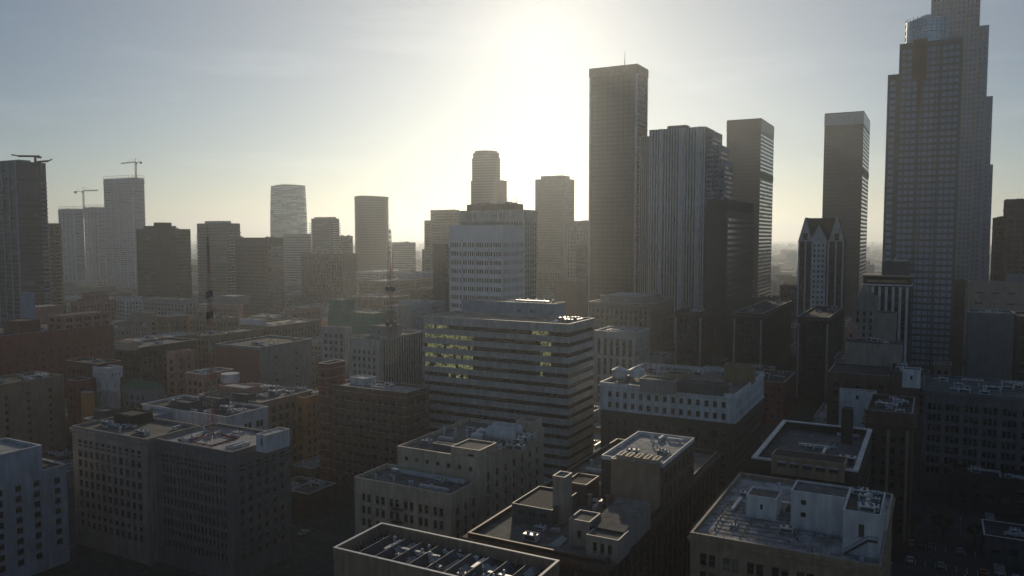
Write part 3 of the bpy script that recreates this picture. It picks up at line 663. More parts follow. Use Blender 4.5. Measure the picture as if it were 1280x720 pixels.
# block behind it with white roof rim
xl = S(1074, 552, None, 1083, z=46, w=1, d=1); nl = P(940, 573, 46); fl = P(979, 526, 46)
xl = Box(nl.x, nl.x+run(nl.x, nl.y, 46, AX, 1072), nl.y, fl.y, 46)
b = Bld('office_building', 'dark block with a white-rimmed open roof, behind the pale pipe-covered roof', OB, xl, land='the white-rimmed dark roof')
z = b.vol('umber', F(bay=4.2, fh=3.7, ww=.6, wh=.6, mt=2.4, sub=2), F(bay=4.2, fh=3.7, ww=.6, wh=.6, mt=2.4), roof='lead', cop='silver', par=2.2)
x0, x1, y0, y1 = b.L(xl); mb = MB(); mb.ring(x0, x1, y0, y1, 46.002, 46.35, .15, 1.1); mb.build('wide_coping', M('silver', .5), b.root)
b.pent(xl.x0+5, xl.x1-3, xl.y0-.3, xl.y0+7, z-1, 47.5, 'tan', 'black', front=F(bay=3.1, fh=3, ww=.72, wh=.5, mt=.3, zb=z), name='upper_storey', par=.2)
g = P(1058, 545, 46); b.pent(g.x-1.5, g.x+1.5, g.y, g.y+3, z, 54, 'umber', 'umber', name='chimney', par=.2)
b.clutter(z, 10); b.done()

# brown corniced block to the right of that
xo = S(1141, 517, 1082, None, z=47, d=30)
b = Bld('office_building', 'brown corniced block with tall windows right of the white-rimmed roof', OB, xo, land='the brown corniced block')
z = b.vol('brown', F(bay=3.2, fh=3.8, ww=.5, wh=.62, mx=1.4, mt=6), F(bay=3.4, fh=3.8, ww=.5, wh=.6, mt=6), roof='tar', cop='grey', cornice=(41.5, 1.2, 1.1, 'brown'), par=1.4)
b.piers(3.2*2, .8, .3, 'tan', 4, 41, 'front', mx=1.4); b.clutter(z, 12, k=.9); b.done()

# stacked roofs behind: rounded white drum, brown slab, white parapet
xq = S(1112, 470, 1035, None, z=48, d=26)
b = Bld('theatre_building', 'brown building with a rounded pale roof drum, below the white-piered tower', 'theatre', xq, land='the rounded pale roof drum')
z = b.vol('brown', F(bay=4, fh=3.7, ww=.45, wh=.55, mt=2.6), None, roof='tar', cop='grey', par=.8)
c_ = P(1090, 458, z); lx, ly = b.loc(c_.x, c_.y+8)
mb = MB(); hw = 11.5; pts = [(lx-hw, ly-5)]+[(lx-hw+2*hw*k/10, ly-5-2.2*math.sin(math.pi*k/10)) for k in range(1, 10)]+[(lx+hw, ly-5), (lx+hw, ly+9), (lx-hw, ly+9)]
for p, q_ in zip(pts, pts[1:]+pts[:1]): mb.quad((*p, z+.005), (*q_, z+.005), (*q_, z+10), (*p, z+10))
mb.poly([(*p, z+10) for p in pts], 1); mb.build('roof_drum', [M('stone'), M('tar', .9, 'roof')], b.root)
b.clutter(z+10, 4, Box(c_.x-10, c_.x+10, c_.y+5, c_.y+16, z)); b.done()
xs = S(1150, 466, 1112, None, z=50, d=22)
b = Bld('office_building', 'windowless brown slab topped by a small white elevator house', OB, xs, land='the windowless brown slab')
z = b.vol('brown', None, None, roof='tar', cop='brown')
b.pent_px(1151, 464, 1128, None, 55.5, z, d=6, c='white', roof='tar', front=F(bay=4, fh=4, ww=.18, wh=.35, mt=.6, zb=z), name='elevator_house'); b.clutter(z, 7); b.done()
xs = S(1123, 505, 1049, None, z=41, d=14)
b = Bld('shop_building', 'low block with a bright white stepped parapet in front of the rounded drum', 'shop building', xs, land='the white stepped parapet')
z = b.vol('white', F(bay=6, fh=4, ww=.4, wh=.5, mt=.8, only=(1, 3)), None, roof='tar', cop='signwhite', par=1)
b.pent(xs.x0, xs.x0+(xs.x1-xs.x0)*.62, xs.y0+.3, xs.y0+4, z, 44.4, 'white', front=F(bay=4, fh=3.6, ww=.3, wh=.4, mt=.6, zb=z, only=(1, 3)), name='raised_parapet', par=.3); b.done()
xs = S(1040, 535, 1000, None, z=33, d=40)
b = Bld('shop_building', 'low dark building in the shadowed gap behind the white-rimmed roof', 'shop building', Box(xl.x0, xl.x1-6, xl.y1+3, xl.y1+24, 40)); z = b.vol('umber', F(), F(), roof='tar'); b.clutter(z, 12); b.done()

# ================================================================ RIGHT MIDDLE
xs = S(1139, 346, 1079, None, z=84, d=17)
b = Bld('office_tower', 'white-piered tower with a dark box and an overhanging slanted roof on top', 'tower', xs, land='the white-piered tower')
z = b.vol('umber', F(bay=3.5, fh=3.8, ww=.62, wh=.62, mx=1.6, mt=4.5), F(bay=3.6, fh=3.8, ww=.5, wh=.55, mt=4.5), roof='cream', par=.5, cop='signwhite')
b.piers(3.5, 1.3, .7, 'white', 30, 78.5, 'front', mx=1.6); b.belt([79], 'white', .8, .8)
x0, x1, y0, y1 = b.L(xs); mb = MB(); lt = lit_mat()
mb = MB(); mb.box(x0+2, x1-2, y0-.35, y0-.01, 80.8, 82.0); mb.build('lit_window_band', glass('painted_warm_glass', (.3, .26, .12), .4), b.root)  # yellow light is put into the glass colour; the band does not glow
mb = MB(); mb.box(x0-1, x1+1.2, y0-1.5, y1+1, 84.01, 84.6); mb.build('roof_overhang', M('cream', .8), b.root)
pb = S(1148, 341, 1101, None, z=86, d=14); b.pent(xs.x1-14, xs.x1-1, xs.y0+2, xs.y0+14, 84.61, 91.5, 'slate', 'tar', name='machine_house'); b.clutter(91.5, 9, Box(xs.x1-13, xs.x1-1, xs.y0+3, xs.y0+13, 0), .8, 1); b.done()
xs = S(1096, 372, 1066, None, z=74, d=13)
b = Bld('art_deco_tower', 'slim stone art deco tower with stepped crown left of the white-piered tower', 'tower', xs, land='the stepped stone crown')
z = b.vol('stone', F(bay=3, fh=3.6, ww=.4, wh=.6, mx=1, mt=5), None, roof='tar', par=1.5, cop='stone')
b.piers(3, .6, .5, 'stone', 30, 75.5, 'front', mx=.6); 
for k, e in enumerate((2, 3.6)): b.pent(xs.x0+e, xs.x1-e, xs.y0+e, xs.y1-e, z+k*3, z+(k+1)*3, 'stone', 'tar', name='crown_tier')
b.pent(xs.x1+.02, xs.x1+9, xs.y0+1, xs.y1-2, 30, 66, 'stone', 'tar', name='side_wing'); b.done()
xs = S(1071, 409, 1056, None, z=63, d=7)
b = Bld('roof_turret_building', 'small salmon-coloured turret house with a rounded cap beside the art deco tower', 'turret', xs)
z = b.vol('pink', F(bay=2.6, fh=3.4, ww=.4, wh=.5, mt=2), None, roof='pink', par=.3); x0, x1, y0, y1 = b.L(xs)
mb = MB(); mb.tube(((x0+x1)/2, (y0+y1)/2, z+.01), ((x0+x1)/2, (y0+y1)/2, z+2), (x1-x0)*.42, 14, 0, (x1-x0)*.3); mb.build('turret_cap', M('pink'), b.root); b.done()

# gabled chateau-style hotel tower
D_ = 560; xs = S(1055, 302, 998, None, D=D_, d=20)
b = Bld('gabled_tower', 'gabled tower with steep dark roofs and a pale central window bay', 'tower', xs, land='the steep-gabled tower')
ze = xs.z; x0, x1, y0, y1 = b.L(xs); W = x1-x0
b.vol('brown', F(bay=3.2, fh=3.7, ww=.4, wh=.5, mx=1, mt=1.2), F(bay=3.4, fh=3.7, ww=.4, wh=.5, mt=1.2), roof=None, par=0)
cbx = Box(xs.x0+W*.3, xs.x0+W*.62, xs.y0-1.2, xs.y0-.02, ze)
b.vol('white', F(bay=2.9, fh=3.7, ww=.42, wh=.46, mx=.6, mt=1), None, box=cbx, z0=30, roof=None, par=0, name='pale_bay')
pk = (proj(to_world(xs.x0, xs.y0, 0))[2])
zg = xs.z+13
def gable(a, c_, zb_, zt, yf, m1='white'):
    mb = MB(); mid = (a+c_)/2
    mb.poly([(a, yf, zb_), (c_, yf, zb_), (mid, yf, zt)])
    mb.poly([(c_, y1-.1, zb_), (a, y1-.1, zb_), (mid, y1-.1, zt)])
    mb.build('gable_wall', M(m1), b.root)
    mb = MB(); o = .5
    mb.quad((mid, yf-o, zt+.3), (mid, y1, zt+.3), (a-o, y1, zb_-.4), (a-o, yf-o, zb_-.4)); mb.quad((mid, y1, zt+.3), (mid, yf-o, zt+.3), (c_+o, yf-o, zb_-.4), (c_+o, y1, zb_-.4))
    mb.build('steep_roof', M('umber'), b.root)
    mb = MB()
    for (p, q_) in (((a, yf-.55, zb_), (mid, yf-.55, zt+.2)), ((c_, yf-.55, zb_), (mid, yf-.55, zt+.2))): mb.bar(p, q_, .5)
    mb.build('gable_trim', M('signwhite'), b.root)
gable(x0+.2, x0+W*.30, ze, zg+4, y0-.1); gable(x0+W*.68, x1-.2, ze, zg+4, y0-.12); gable(x0+W*.27, x0+W*.65, ze+.02, zg-2, y0-1.3)
mb = MB(); yc = (y0+y1)/2                                              # cross roof joining the gables
mb.quad((x0+W*.15, yc, zg+4), (x1-W*.15, yc, zg+4), (x1, y0+.6, ze), (x0, y0+.6, ze)); mb.quad((x1-W*.15, yc, zg+4), (x0+W*.15, yc, zg+4), (x0, y1-.3, ze), (x1, y1-.3, ze)); mb.build('cross_roof', M('umber'), b.root)
for fx in (.15, .84): 
    mb = MB(); mb.box(x0+W*fx-1.6, x0+W*fx+1.6, y0-.4, y0-.11, ze+1, ze+6); mb.box(x0+W*fx-1.9, x0+W*fx+1.9, y0-.5, y0-.11, ze+6.01, ze+6.5, 1); mb.build('gable_window', [GD, M('signwhite')], b.root)
b.piers(W*.16, 1, .4, 'white', 40, ze, 'front'); b.done()

# dark middle-ground office blocks in tower shadow
def simple(name, label, cat, xs, wall='stone', f=None, sd=None, roof='tar', cop=None, par=1.0, n=6, group=None, land=None, kind='plaster', cornice=None, cap=100, k=1.0, rough=.85):
    b = Bld(name, label, cat, xs, group, land)
    z = b.vol(wall, f, sd, roof=roof, cop=cop or random.choice((wall, 'signwhite', 'signwhite')), par=par, kind=kind, cornice=(xs.z-2.4, 1.2, .7, cornice) if cornice else None, rough=rough)  # frequent white copings put sunlit rim light into the coping colour
    b.clutter(z, n, k=k); b._z = z; b._cap = cap; return b
W1 = F(bay=3.4, fh=3.7, ww=.54, wh=.6, mt=2)
W2 = F(bay=3.0, fh=3.6, ww=.5, wh=.58, mt=1.8)
W3 = F(bay=4.4, fh=3.8, ww=.62, wh=.6, mt=2, sub=2)
WN = F(bay=2.4, fh=3.6, ww=.45, wh=.6, mt=2)
for (uc, ul, ur, v, lab) in ((877, 844, 914, 390, 'dark block with pale corner edges, leftmost of the three shadowed slabs under the tall towers'),
                             (953, 917, 990, 392, 'dark block with pale corner edges, middle of the three shadowed slabs under the tall towers'),
                             (1036, 997, 1054, 397, 'dark block with pale corner edges, rightmost of the three shadowed slabs under the tall towers')):
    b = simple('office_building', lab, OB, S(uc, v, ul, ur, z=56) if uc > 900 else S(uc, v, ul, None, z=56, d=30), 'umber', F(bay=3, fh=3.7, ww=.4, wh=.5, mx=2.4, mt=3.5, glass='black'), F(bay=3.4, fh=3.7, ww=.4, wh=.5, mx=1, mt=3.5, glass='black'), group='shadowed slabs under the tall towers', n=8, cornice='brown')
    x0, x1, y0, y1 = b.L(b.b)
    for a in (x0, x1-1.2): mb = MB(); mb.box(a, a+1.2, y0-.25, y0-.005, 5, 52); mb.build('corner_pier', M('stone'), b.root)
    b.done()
b = simple('office_building', 'columned stone block with a deep cornice just right of the striped building', OB, S(813, 380, 736, 843, z=60), 'tan', F(bay=3.4, fh=3.9, ww=.5, wh=.66, mx=1.6, mt=3.4), F(bay=3.6, fh=3.9, ww=.5, wh=.6, mt=3.4), 'membrane', n=12, cornice='stone', land='the columned stone block')
b.piers(3.4, .8, .4, 'stone', 10, 56.5, 'front', mx=1.6); b.pent(b.b.x0+6, b.b.x1-8, b.b.y0+6, b.b.y1-8, b._z, b._z+4.5, 'stone', 'membrane'); b.done()
b = simple('courthouse_building', 'pale block with tall slot windows between flat piers, right of the striped building', 'building', S(794, 416, 743, 812, z=52), 'concrete', F(bay=3.7, fh=11, ww=.5, wh=.86, mx=1, mt=2.4, glass='black'), W1, 'membrane', n=8, land='the slot-windowed block', cop='white')
b.done()
b = simple('mechanical_building', 'small plain box building in the gap between the striped block and the bronze tower', 'building', S(722, 351, 693, 734, z=66), 'brown', None, None, 'gravel', n=6); b.done()
b = simple('office_building', 'low hazy office roof right of the white grid tower base', OB, S(700, 338, 672, 745, z=62), 'tan', W1, W1, 'gravel', n=8); b.done()
for args in ((938, 352, 884, 990, 60, 'brown', 'dark long roof at the foot of the right-hand tall towers'), (968, 372, 905, 1000, 50, 'umber', 'pale-roofed low block behind the middle shadowed slab'),
             (1008, 357, 975, 1030, 52, 'brown', 'low shadowed block left of the steep-gabled tower')):
    b = simple('low_building', args[6], 'building', S(args[0], args[1], args[2], None, z=args[4], d=22), args[5], W1, W1, 'lead', n=8); b.done()

# right edge
xs = S(1214, 392, 1206, None, z=63, w=30, d=40, left=True)
xs = S(1211, 390, None, 1268, z=63, d=22, left=True)
b = Bld('office_building', 'block with a large blank grey wall near the right edge', OB, xs, land='the blank grey wall')
z = b.vol('lead', None, F(bay=3, fh=3.7, ww=.6, wh=.55, mt=2, glass='bronze'), roof='membrane', cop='white'); b.clutter(z, 12, k=1.3); b.done()
b = simple('office_building', 'wide pale block with a stepped roof at the right edge behind the blank wall', OB, S(1212, 352, 1205, 1320, z=74, left=True, d=20), 'stone', F(bay=9, fh=7, ww=.5, wh=.14, mt=3), None, 'membrane', n=9, cop='white')
b.pent(b.b.x0+22, b.b.x0+44, b.b.y0+4, b.b.y0+16, b._z, b._z+6, 'grey', 'tar'); b.done()
b = simple('office_building', 'narrow block with glinting golden windows left of the blank grey wall', OB, S(1188, 350, 1186, 1207, z=72, left=True, d=24), 'bronze', F(bay=2.6, fh=3.5, ww=.6, wh=.5, mt=1, glass='bronze'), W1, n=2); b.done()
b = simple('office_building', 'dark recessed block at the far right behind the blank wall', OB, S(1272, 395, 1268, 1330, z=62, left=True, d=30), 'umber', W1, None, n=5); b.done()
xs = S(1154, 487, 1152, 1330, z=42, left=True, d=42)
b = Bld('retail_building', 'long piered building with wide tripartite windows along the right edge', 'building', xs, land='the long piered building')
z = b.vol('soot', F(bay=6.6, fh=4.4, ww=.72, wh=.62, mx=1, mt=3.4, sub=3, glass='black'), W1, roof='lead', cop='grey', cornice=(40, 1.2, .9, 'soot'), par=.9)
b.piers(6.6, 1.1, .5, 'soot', 5, 39, 'front', mx=1); b.clutter(z, 30, k=1.2); b.done()
b = simple('low_building', 'low shadowed warehouse roof in front of the long piered building', 'building', S(1190, 590, 1180, 1330, z=14, left=True, d=14), 'umber', F(bay=5, fh=4, ww=.5, wh=.5), None, n=14); b.done()
b = simple('low_building', 'small dark shop roof beside the parking lot at the lower right', 'building', S(1230, 668, 1222, 1330, z=9, left=True, d=16), 'slate', F(bay=5, fh=4, ww=.5, wh=.5, zb=1), None, n=6); b.done()

# ================================================================ CENTRE MIDDLE
xs = S(711, 405, 529, 743, z=72)
b = Bld('office_building', 'wide grey office building striped with dark ribbon windows, some lit yellow-green', OB, xs, land='the striped office building')
def litf(side, t, k):
    if side != 'front': return False
    if k == 0: return t < .07 or .09 < t < .17 or .77 < t < .88
    if k == 1: return t < .36 and random.random() < .93 or .82 < t < .9
    if k in (2, 3, 4): return (t < .35 and random.random() < (.8 if k < 4 else .92)) or (k < 4 and .82 < t < .89) or (k == 4 and .82 < t < .88 and random.random() < .4)
    if k == 5: return .17 < t < .34 and random.random() < .5
    return False
bs = F(kind='band', mx=0, fh=3.95, wh=.42, mt=1.2, zb=6, rec=.5, glass='black', lit=litf, fine=1.15)
z = b.vol('concrete', bs, bs, roof='cream', cop='concrete', par=1.0, rough=.7)
x0, x1, y0, y1 = b.L(xs)
pq = S(692, 381, 577, None, z=76.4, d=12)
b.pent(pq.x0, pq.x1, pq.y0, pq.y1, z, 76.4, 'bluegrey', 'cream', name='penthouse', front=F(bay=6, fh=4, ww=.3, wh=.28, mt=1, zb=z, only=(4, 5, 9)))
for k in range(5): b.vent(pq.x1-3-4*k, pq.y0+6, 76.45, 1.2, .4)
b.duct(pq.x1-20, pq.y0+4, pq.x1-4, pq.y0+4, 76.45, .8, .8); b.clutter(z, 10, Box(pq.x1, xs.x1, xs.y0+2, xs.y1, 0)); b.clutter(z, 10, Box(xs.x0, pq.x0, xs.y0+2, xs.y1, 0)); b.done()

# white grid tower and the office slab with its name on the parapet
xs = S(628, 281, 561.5, 656, D=470)
b = Bld('office_tower', 'white-gridded tower with four wide window bays and a blank top band, above the striped building', 'tower', xs, land='the white-gridded tower')
z = b.vol('white', F(bay=5.9, fh=5.35, ww=.86, wh=.5, mx=.8, mt=8.4, sub=4, gap=.3, rec=.6, glass='black', zb=40), F(bay=6, fh=5.35, ww=.8, wh=.5, mx=1, mt=8.4, sub=4, gap=.3, glass='black', zb=40), roof='gravel', cop='concrete', par=1, kind='panel')
W = xs.x1-xs.x0; b.piers(W/4, .8, .5, 'signwhite', 20, xs.z-8.6, 'front')
b.pent(xs.x0+5, xs.x1-6, xs.y0+5, xs.y1-8, z, z+2.6, 'grey'); b.clutter(z, 5); b.done()
xs = S(656, 262, 574, 672, D=600)
b = Bld('office_tower', 'taller grid-fronted slab lettered along its parapet, directly behind the white-gridded tower', 'tower', xs, land='the lettered slab')
z = b.vol('concrete', F(bay=4.2, fh=4.1, ww=.8, wh=.62, mx=1, mt=7.5, sub=2, gap=.35, glass='bronze'), F(bay=4.2, fh=4.1, ww=.78, wh=.62, mx=1, mt=7.5, glass='bronze'), roof='gravel', cop='concrete')
b.piers(4.2*2.5, .7, .4, 'signwhite', 30, xs.z, 'front', mx=1)
fc = bpy.data.curves.new('lettering', 'FONT'); fc.body = 'ONE WILSHIRE'; fc.size = 5.0; fc.extrude = .15; fc.space_character = 1.12
tmp = bpy.data.objects.new('t', fc); COL.objects.link(tmp); bpy.context.view_layer.update()
me = bpy.data.meshes.new_from_object(tmp.evaluated_get(bpy.context.evaluated_depsgraph_get())); bpy.data.objects.remove(tmp)
o = bpy.data.objects.new('lettering', me); COL.objects.link(o); o.parent = b.root; me.materials.append(M('slate'))
x0, x1, y0, y1 = b.L(xs); o.rotation_euler = (R(90), 0, 0); o.location = (x0+5.5, y0-.2, xs.z-5.6)
b.pent(xs.x0+4, xs.x1-10, xs.y0+5, xs.y1-5, z, z+5.5, 'brown'); b.clutter(z+5.5, 10, Box(xs.x0+5, xs.x1-10, xs.y0+6, xs.y1-6, 0), 1.3); b.clutter(z, 4)
for k in range(5): b.vent(xs.x1-12-4*k, xs.y0+9, z+5.5, 5, .2)
b.done()

# white U-shaped block with dark pinstriped flank
xs = S(474, 424, 436, 528, z=52)
b = Bld('office_building', 'white block with a long dark flank striped by pale fins, left of the striped building', OB, xs, land='the pinstriped flank')
z = b.vol('concrete', F(bay=3.4, fh=3.7, ww=.5, wh=.55, mx=2, mt=4.5), F(bay=2.2, fh=60, ww=.0, wh=.1, mt=2), roof='tar', cop='brown', par=1)
x0, x1, y0, y1 = b.L(xs); mb = MB(); mb.box(x1+.003, x1+.12, y0+2, y1-.5, 6, 51); mb.build('glazed_flank', GBR, b.root)
b.piers(2.3, .5, .55, 'concrete', 5, 51.2, 'right', mx=2.5)
b.pent(xs.x0+3, xs.x1-5, xs.y0+14, xs.y0+26, z, z+5.5, 'grey', 'tar', front=F(bay=7, fh=5, ww=.1, wh=.3, mt=.6, zb=z)); b.clutter(z, 12)
RM2 = (P(489, 452, 46), 46)
b.done()
b = simple('office_building', 'pale wing with rows of paired windows left of the pinstriped block', OB, S(431, 410, 402, 440, z=56), 'concrete', F(bay=3.2, fh=3.7, ww=.55, wh=.55, mx=1, mt=2), None, n=5, par=.8, land='the pale paired-window wing'); b.done()
# teal-green netted block
b = Bld('netted_building', 'building wrapped in teal-green scaffold netting with a taller left part', 'building', S(468, 392, 410, None, z=50, d=22), land='the teal netted block')
z = b.vol('green', None, None, roof='teal', par=.6, cop='green'); 
b.pent(b.b.x0+.5, b.b.x0+14, b.b.y0+.5, b.b.y0+14, z, z+9, 'green', 'teal', name='netted_upper_part')
x0, x1, y0, y1 = b.L(b.b); mb = MB()
for k in range(12): a = x0+(x1-x0)*k/11; mb.bar((a, y0-.5, 5), (a, y0-.5, 60), .12)
for k in range(16): mb.bar((x0, y0-.5, 6+3.5*k), (x1, y0-.5, 6+3.5*k), .12)
mb.build('scaffold', M('steel', .5), b.root); b.clutter(z, 5); b.done()
xs = S(540, 378, 498, 556, z=54)
b = simple('office_building', 'pale blue-grey block with scattered small windows behind the striped building corner', OB, xs, 'bluegrey', F(bay=5, fh=3.8, ww=.4, wh=.5, mx=2, mt=3, sub=2), W1, n=6, land='the blue-grey block'); b.done()
b = simple('office_building', 'narrow white-windowed block directly left of the blue-grey block', OB, S(497.5, 383, 481, None, z=53, d=15), 'concrete', F(bay=2.7, fh=3.8, ww=.5, wh=.6, mt=2), None, n=3); b.done()
b = simple('office_building', 'orange-tan block with big square windows left of the brick corner tower', OB, S(381, 497, 334, None, z=36, d=18), 'orange', F(bay=4.2, fh=4.1, ww=.62, wh=.64, mt=2.6, glass='black'), W1, 'lead', n=12, land='the orange-tan block'); b.done()
b = simple('storage_building', 'blank grey block with a few slit windows on its long right side', 'building', S(324, 434, 270, 390, z=46), 'grey', F(bay=4, fh=4, ww=.2, wh=.2, mt=3), F(bay=16, fh=4.4, ww=.16, wh=.3, mx=5, mt=3.5), 'tar', n=9, land='the blank grey slit-windowed block')
x0, x1, y0, y1 = b.L(b.b); mb = MB(); mb.box(x0+.2, x1-.2, y0-.2, y0-.005, 4, 44.5); mb.build('brick_front', M('brick', .9, 'brick'), b.root); b.done()
xs = S(283, 521, 176, 335, z=37)
b = simple('loft_building', 'white loft block with wide multi-pane windows behind the red mast', 'loft building', xs, 'white', F(bay=5.2, fh=4.2, ww=.66, wh=.6, mx=1.6, mt=2.8, sub=2, gap=.12), F(bay=5.4, fh=4.2, ww=.62, wh=.6, mx=1.4, mt=2.8, sub=2, gap=.12), 'tar', cop='white', n=5, land='the white loft block')
for (u_, v_, s_) in ((225, 510, 5), (262, 505, 6), (300, 500, 4)):
    g = P(u_, v_, 37); b.pent(g.x-s_, g.x+s_, g.y, g.y+5, b._z, b._z+3.2, 'slate', 'lead')
b.clutter(b._z, 18, k=1.2); b.done()
# block with the round cooling tower
xs = S(352, 490, 262, 372, z=36); xs = Box(xs.x0, xs.x1, xs.y0, xs.y1, 36)
xs = Box(S(283, 521, 176, 335, z=37).x0+4, S(283, 521, 176, 335, z=37).x1-8, S(283, 521, 176, 335, z=37).y1+4, S(283, 521, 176, 335, z=37).y1+34, 37)
b = simple('office_building', 'block behind the white loft carrying a round silver cooling drum', OB, xs, 'tan', W2, F(bay=4, fh=4, ww=.6, wh=.66, mt=1.4), 'gravel', n=16, land='the silver cooling drum', k=1.2)
g = P(288, 484, 36); b.tank(g.x, g.y, b._z, 4.0, 3.8, 'silver', 2.6, False); b.pent(xs.x0+6, xs.x0+22, xs.y0+6, xs.y0+14, b._z, b._z+4, 'pink', 'membrane'); b.done()

# white mission-style turret building with green roof and orange wall
xs = S(138, 473, 120, None, z=38, d=5)
b = Bld('turret_building', 'white turreted house with an overhanging lantern storey beside a green roof', 'building', xs, land='the white turret')
z = b.vol('white', F(bay=4, fh=4, ww=.2, wh=.55, mx=1, mt=1.6), F(bay=4, fh=4, ww=.2, wh=.55, mt=1.6), roof='tar', par=.2)
e = .9; b.pent(xs.x0-e, xs.x1+e, xs.y0-e, xs.y1+e, z+.25, z+4.6, 'white', 'membrane', front=F(bay=1.6, fh=3, ww=.5, wh=.3, mt=1.2, zb=z+.3), side=F(bay=1.6, fh=3, ww=.5, wh=.3, mt=1.2, zb=z+.3), name='lantern_storey', par=.6)
b.pent(xs.x1-3, xs.x1+5, xs.y0-3, xs.y0-.02, 4, 32, 'concrete', 'membrane', front=F(bay=4, fh=4, ww=.25, wh=.6, mt=2), name='front_wing')
b.pent(xs.x0-4, xs.x1-3.02, xs.y0-4, xs.y0-.03, 4, 30, 'sage', 'tar', front=W1, name='green_wing'); b.done()
b = simple('green_roofed_house', 'small building with a ribbed dark green pitched roof right of the white turret', 'building', S(183, 488, 153, None, z=33, d=10), 'grey', W1, None, 'greenroof', n=0, par=.1)
x0, x1, y0, y1 = b.L(b.b); mb = MB(); zz = b._z; mb.quad((x0-.6, y0-.6, zz+.2), (x1+.6, y0-.6, zz+.2), (x1-1, (y0+y1)/2, zz+3.5), (x0+1, (y0+y1)/2, zz+3.5)); mb.quad((x1+.6, y1+.6, zz+.2), (x0-.6, y1+.6, zz+.2), (x0+1, (y0+y1)/2, zz+3.5), (x1-1, (y0+y1)/2, zz+3.5)); mb.poly([(x1+.6, y0-.6, zz+.2), (x1+.6, y1+.6, zz+.2), (x1-1, (y0+y1)/2, zz+3.5)])
for k in range(14): a = x0+(x1-x0)*k/13; mb.bar((a, y0-.6, zz+.25), (a*.9, (y0+y1)/2, zz+3.55), .12)
mb.build('pitched_roof', M('greenroof', .6), b.root); b.done()
b = simple('orange_walled_shed', 'small building with a bright orange end wall left of the white turret', 'building', S(111, 491, 101, 118, z=34), 'orange', None, None, n=1); b.done()
b = simple('shop_building', 'low roof with a blue tarpaulin between the green roof and the white loft', 'shop building', S(200, 498, 168, None, z=28, d=9), 'brown', W1, W1, 'rust', n=8)
g = P(184, 497, 30); lx, ly = b.loc(g.x, g.y); mb = MB(); zz = b._z; mb.poly([(lx-4, ly, zz+.4), (lx, ly-.5, zz+1.6), (lx+4, ly+.5, zz+.9), (lx+3.5, ly+4, zz+.7), (lx-3, ly+4.5, zz+.5)]); mb.box(lx-3, lx+3, ly+.6, ly+3.4, zz+.01, zz+.5); mb.build('tarpaulin', M('tarp', .6), b.root); b.done()
b = simple('shop_building', 'wide low roof crowded with plant behind the stone block, left foreground', 'shop building', S(176, 535, 105, 214, z=33), 'tan', W1, W1, 'gravel', n=26, k=.9)
b.pent(b.b.x0+3, b.b.x0+10, b.b.y0+2, b.b.y0+8, b._z, b._z+4, 'slate', 'tar'); b.pent(b.b.x1-10, b.b.x1-2, b.b.y0+6, b.b.y0+15, b._z, b._z+3.6, 'bluegrey', 'membrane'); b.done()

# ================================================================ LEFT MIDDLE
xs = S(-44, 488, -80, 80, z=40)
b = simple('hotel_building', 'tan block with sparse single windows at the left edge', 'building', xs, 'tan', None, F(bay=10, fh=3.4, ww=.16, wh=.5, mx=2, mt=3.4), 'tar', n=24, cop='stone', land='the sparse-windowed tan block'); b.done()
xs = S(-40, 424, -100, 142, z=50)
b = simple('warehouse_building', 'long dark red brick warehouse stretching in from the left edge', 'warehouse', xs, 'brick', None, F(bay=5, fh=4.4, ww=.26, wh=.4, mx=3, mt=9, glass='even'), 'tar', n=16, land='the long red brick warehouse')
L1 = xs.y1-xs.y0
b.pent(xs.x1-16, xs.x1-.5, xs.y0+L1*.62, xs.y1-1, b._z, b._z+8.5, 'pink', 'tar', side=F(bay=6, fh=4, ww=.66, wh=.55, mt=.6, zb=b._z, sub=2), front=F(bay=6, fh=4, ww=.6, wh=.5, mt=.6, zb=b._z), name='upper_storeys')
b.pent(xs.x1-22, xs.x1-6, xs.y0+L1*.36, xs.y0+L1*.5, b._z, b._z+7, 'rust', 'tar', name='roof_house'); b.done()
b = simple('annex_building', 'long box with a pale blue end and a pink flank above the red brick warehouse', 'building', S(44, 384, 28, 79, z=55), 'pink', None, None, 'silver', n=3, par=.4, land='the pink-flanked box')
x0, x1, y0, y1 = b.L(b.b); mb = MB(); mb.box(x0, x1, y0-.15, y0-.003, 40, 65.5); mb.build('blue_end_wall', M('bluegrey'), b.root); b.done()
b = simple('office_building', 'pink block with rows of windows behind the red brick warehouse', OB, S(97, 378, 88, 144, z=48), 'pink', W1, W1, n=7, cop='pink', land='the pink block')
b.pent(b.b.x1-15, b.b.x1-2, b.b.y1-22, b.b.y1-4, b._z, b._z+8, 'pink', 'tar', front=W2, side=W2, name='upper_block'); b.done()
b = simple('office_building', 'bluish-white block with a dark flank right of the pink block', OB, S(156, 372, 145, 178, z=50), 'white', W1, F(bay=3, fh=3.6, ww=.55, wh=.7, mt=3, glass='black'), n=5, land='the bluish-white block'); b.done()
b = simple('office_building', 'long white-walled block with even square windows left of the red mast', OB, S(231, 375, 179, 246, z=48), 'concrete', F(bay=4.4, fh=4, ww=.45, wh=.48, mt=2.4), W1, 'gravel', n=8, land='the long white-walled block'); b.done()
b = simple('tower_house', 'grey boxy block with a flagpole in front, above the brown brick roof at left', 'building', S(187, 391, 163, 196, z=50), 'stone', F(bay=3, fh=4, ww=.3, wh=.6, mt=6), W1, 'cream', n=3, par=.6, cop='cream', land='the grey boxy block'); b.done()
FLAG1 = (P(178, 428, 46), 46)
b = simple('office_building', 'brown block with a flat bluish roof below the grey boxy block', OB, S(176, 434, 142, 246, z=46), 'brown', W1, W2, 'lead', n=7, land='the bluish flat roof'); 
b.pent_px(162, 429, 143, None, b._z+4, b._z, d=5, c='cream', roof='cream'); b.done()
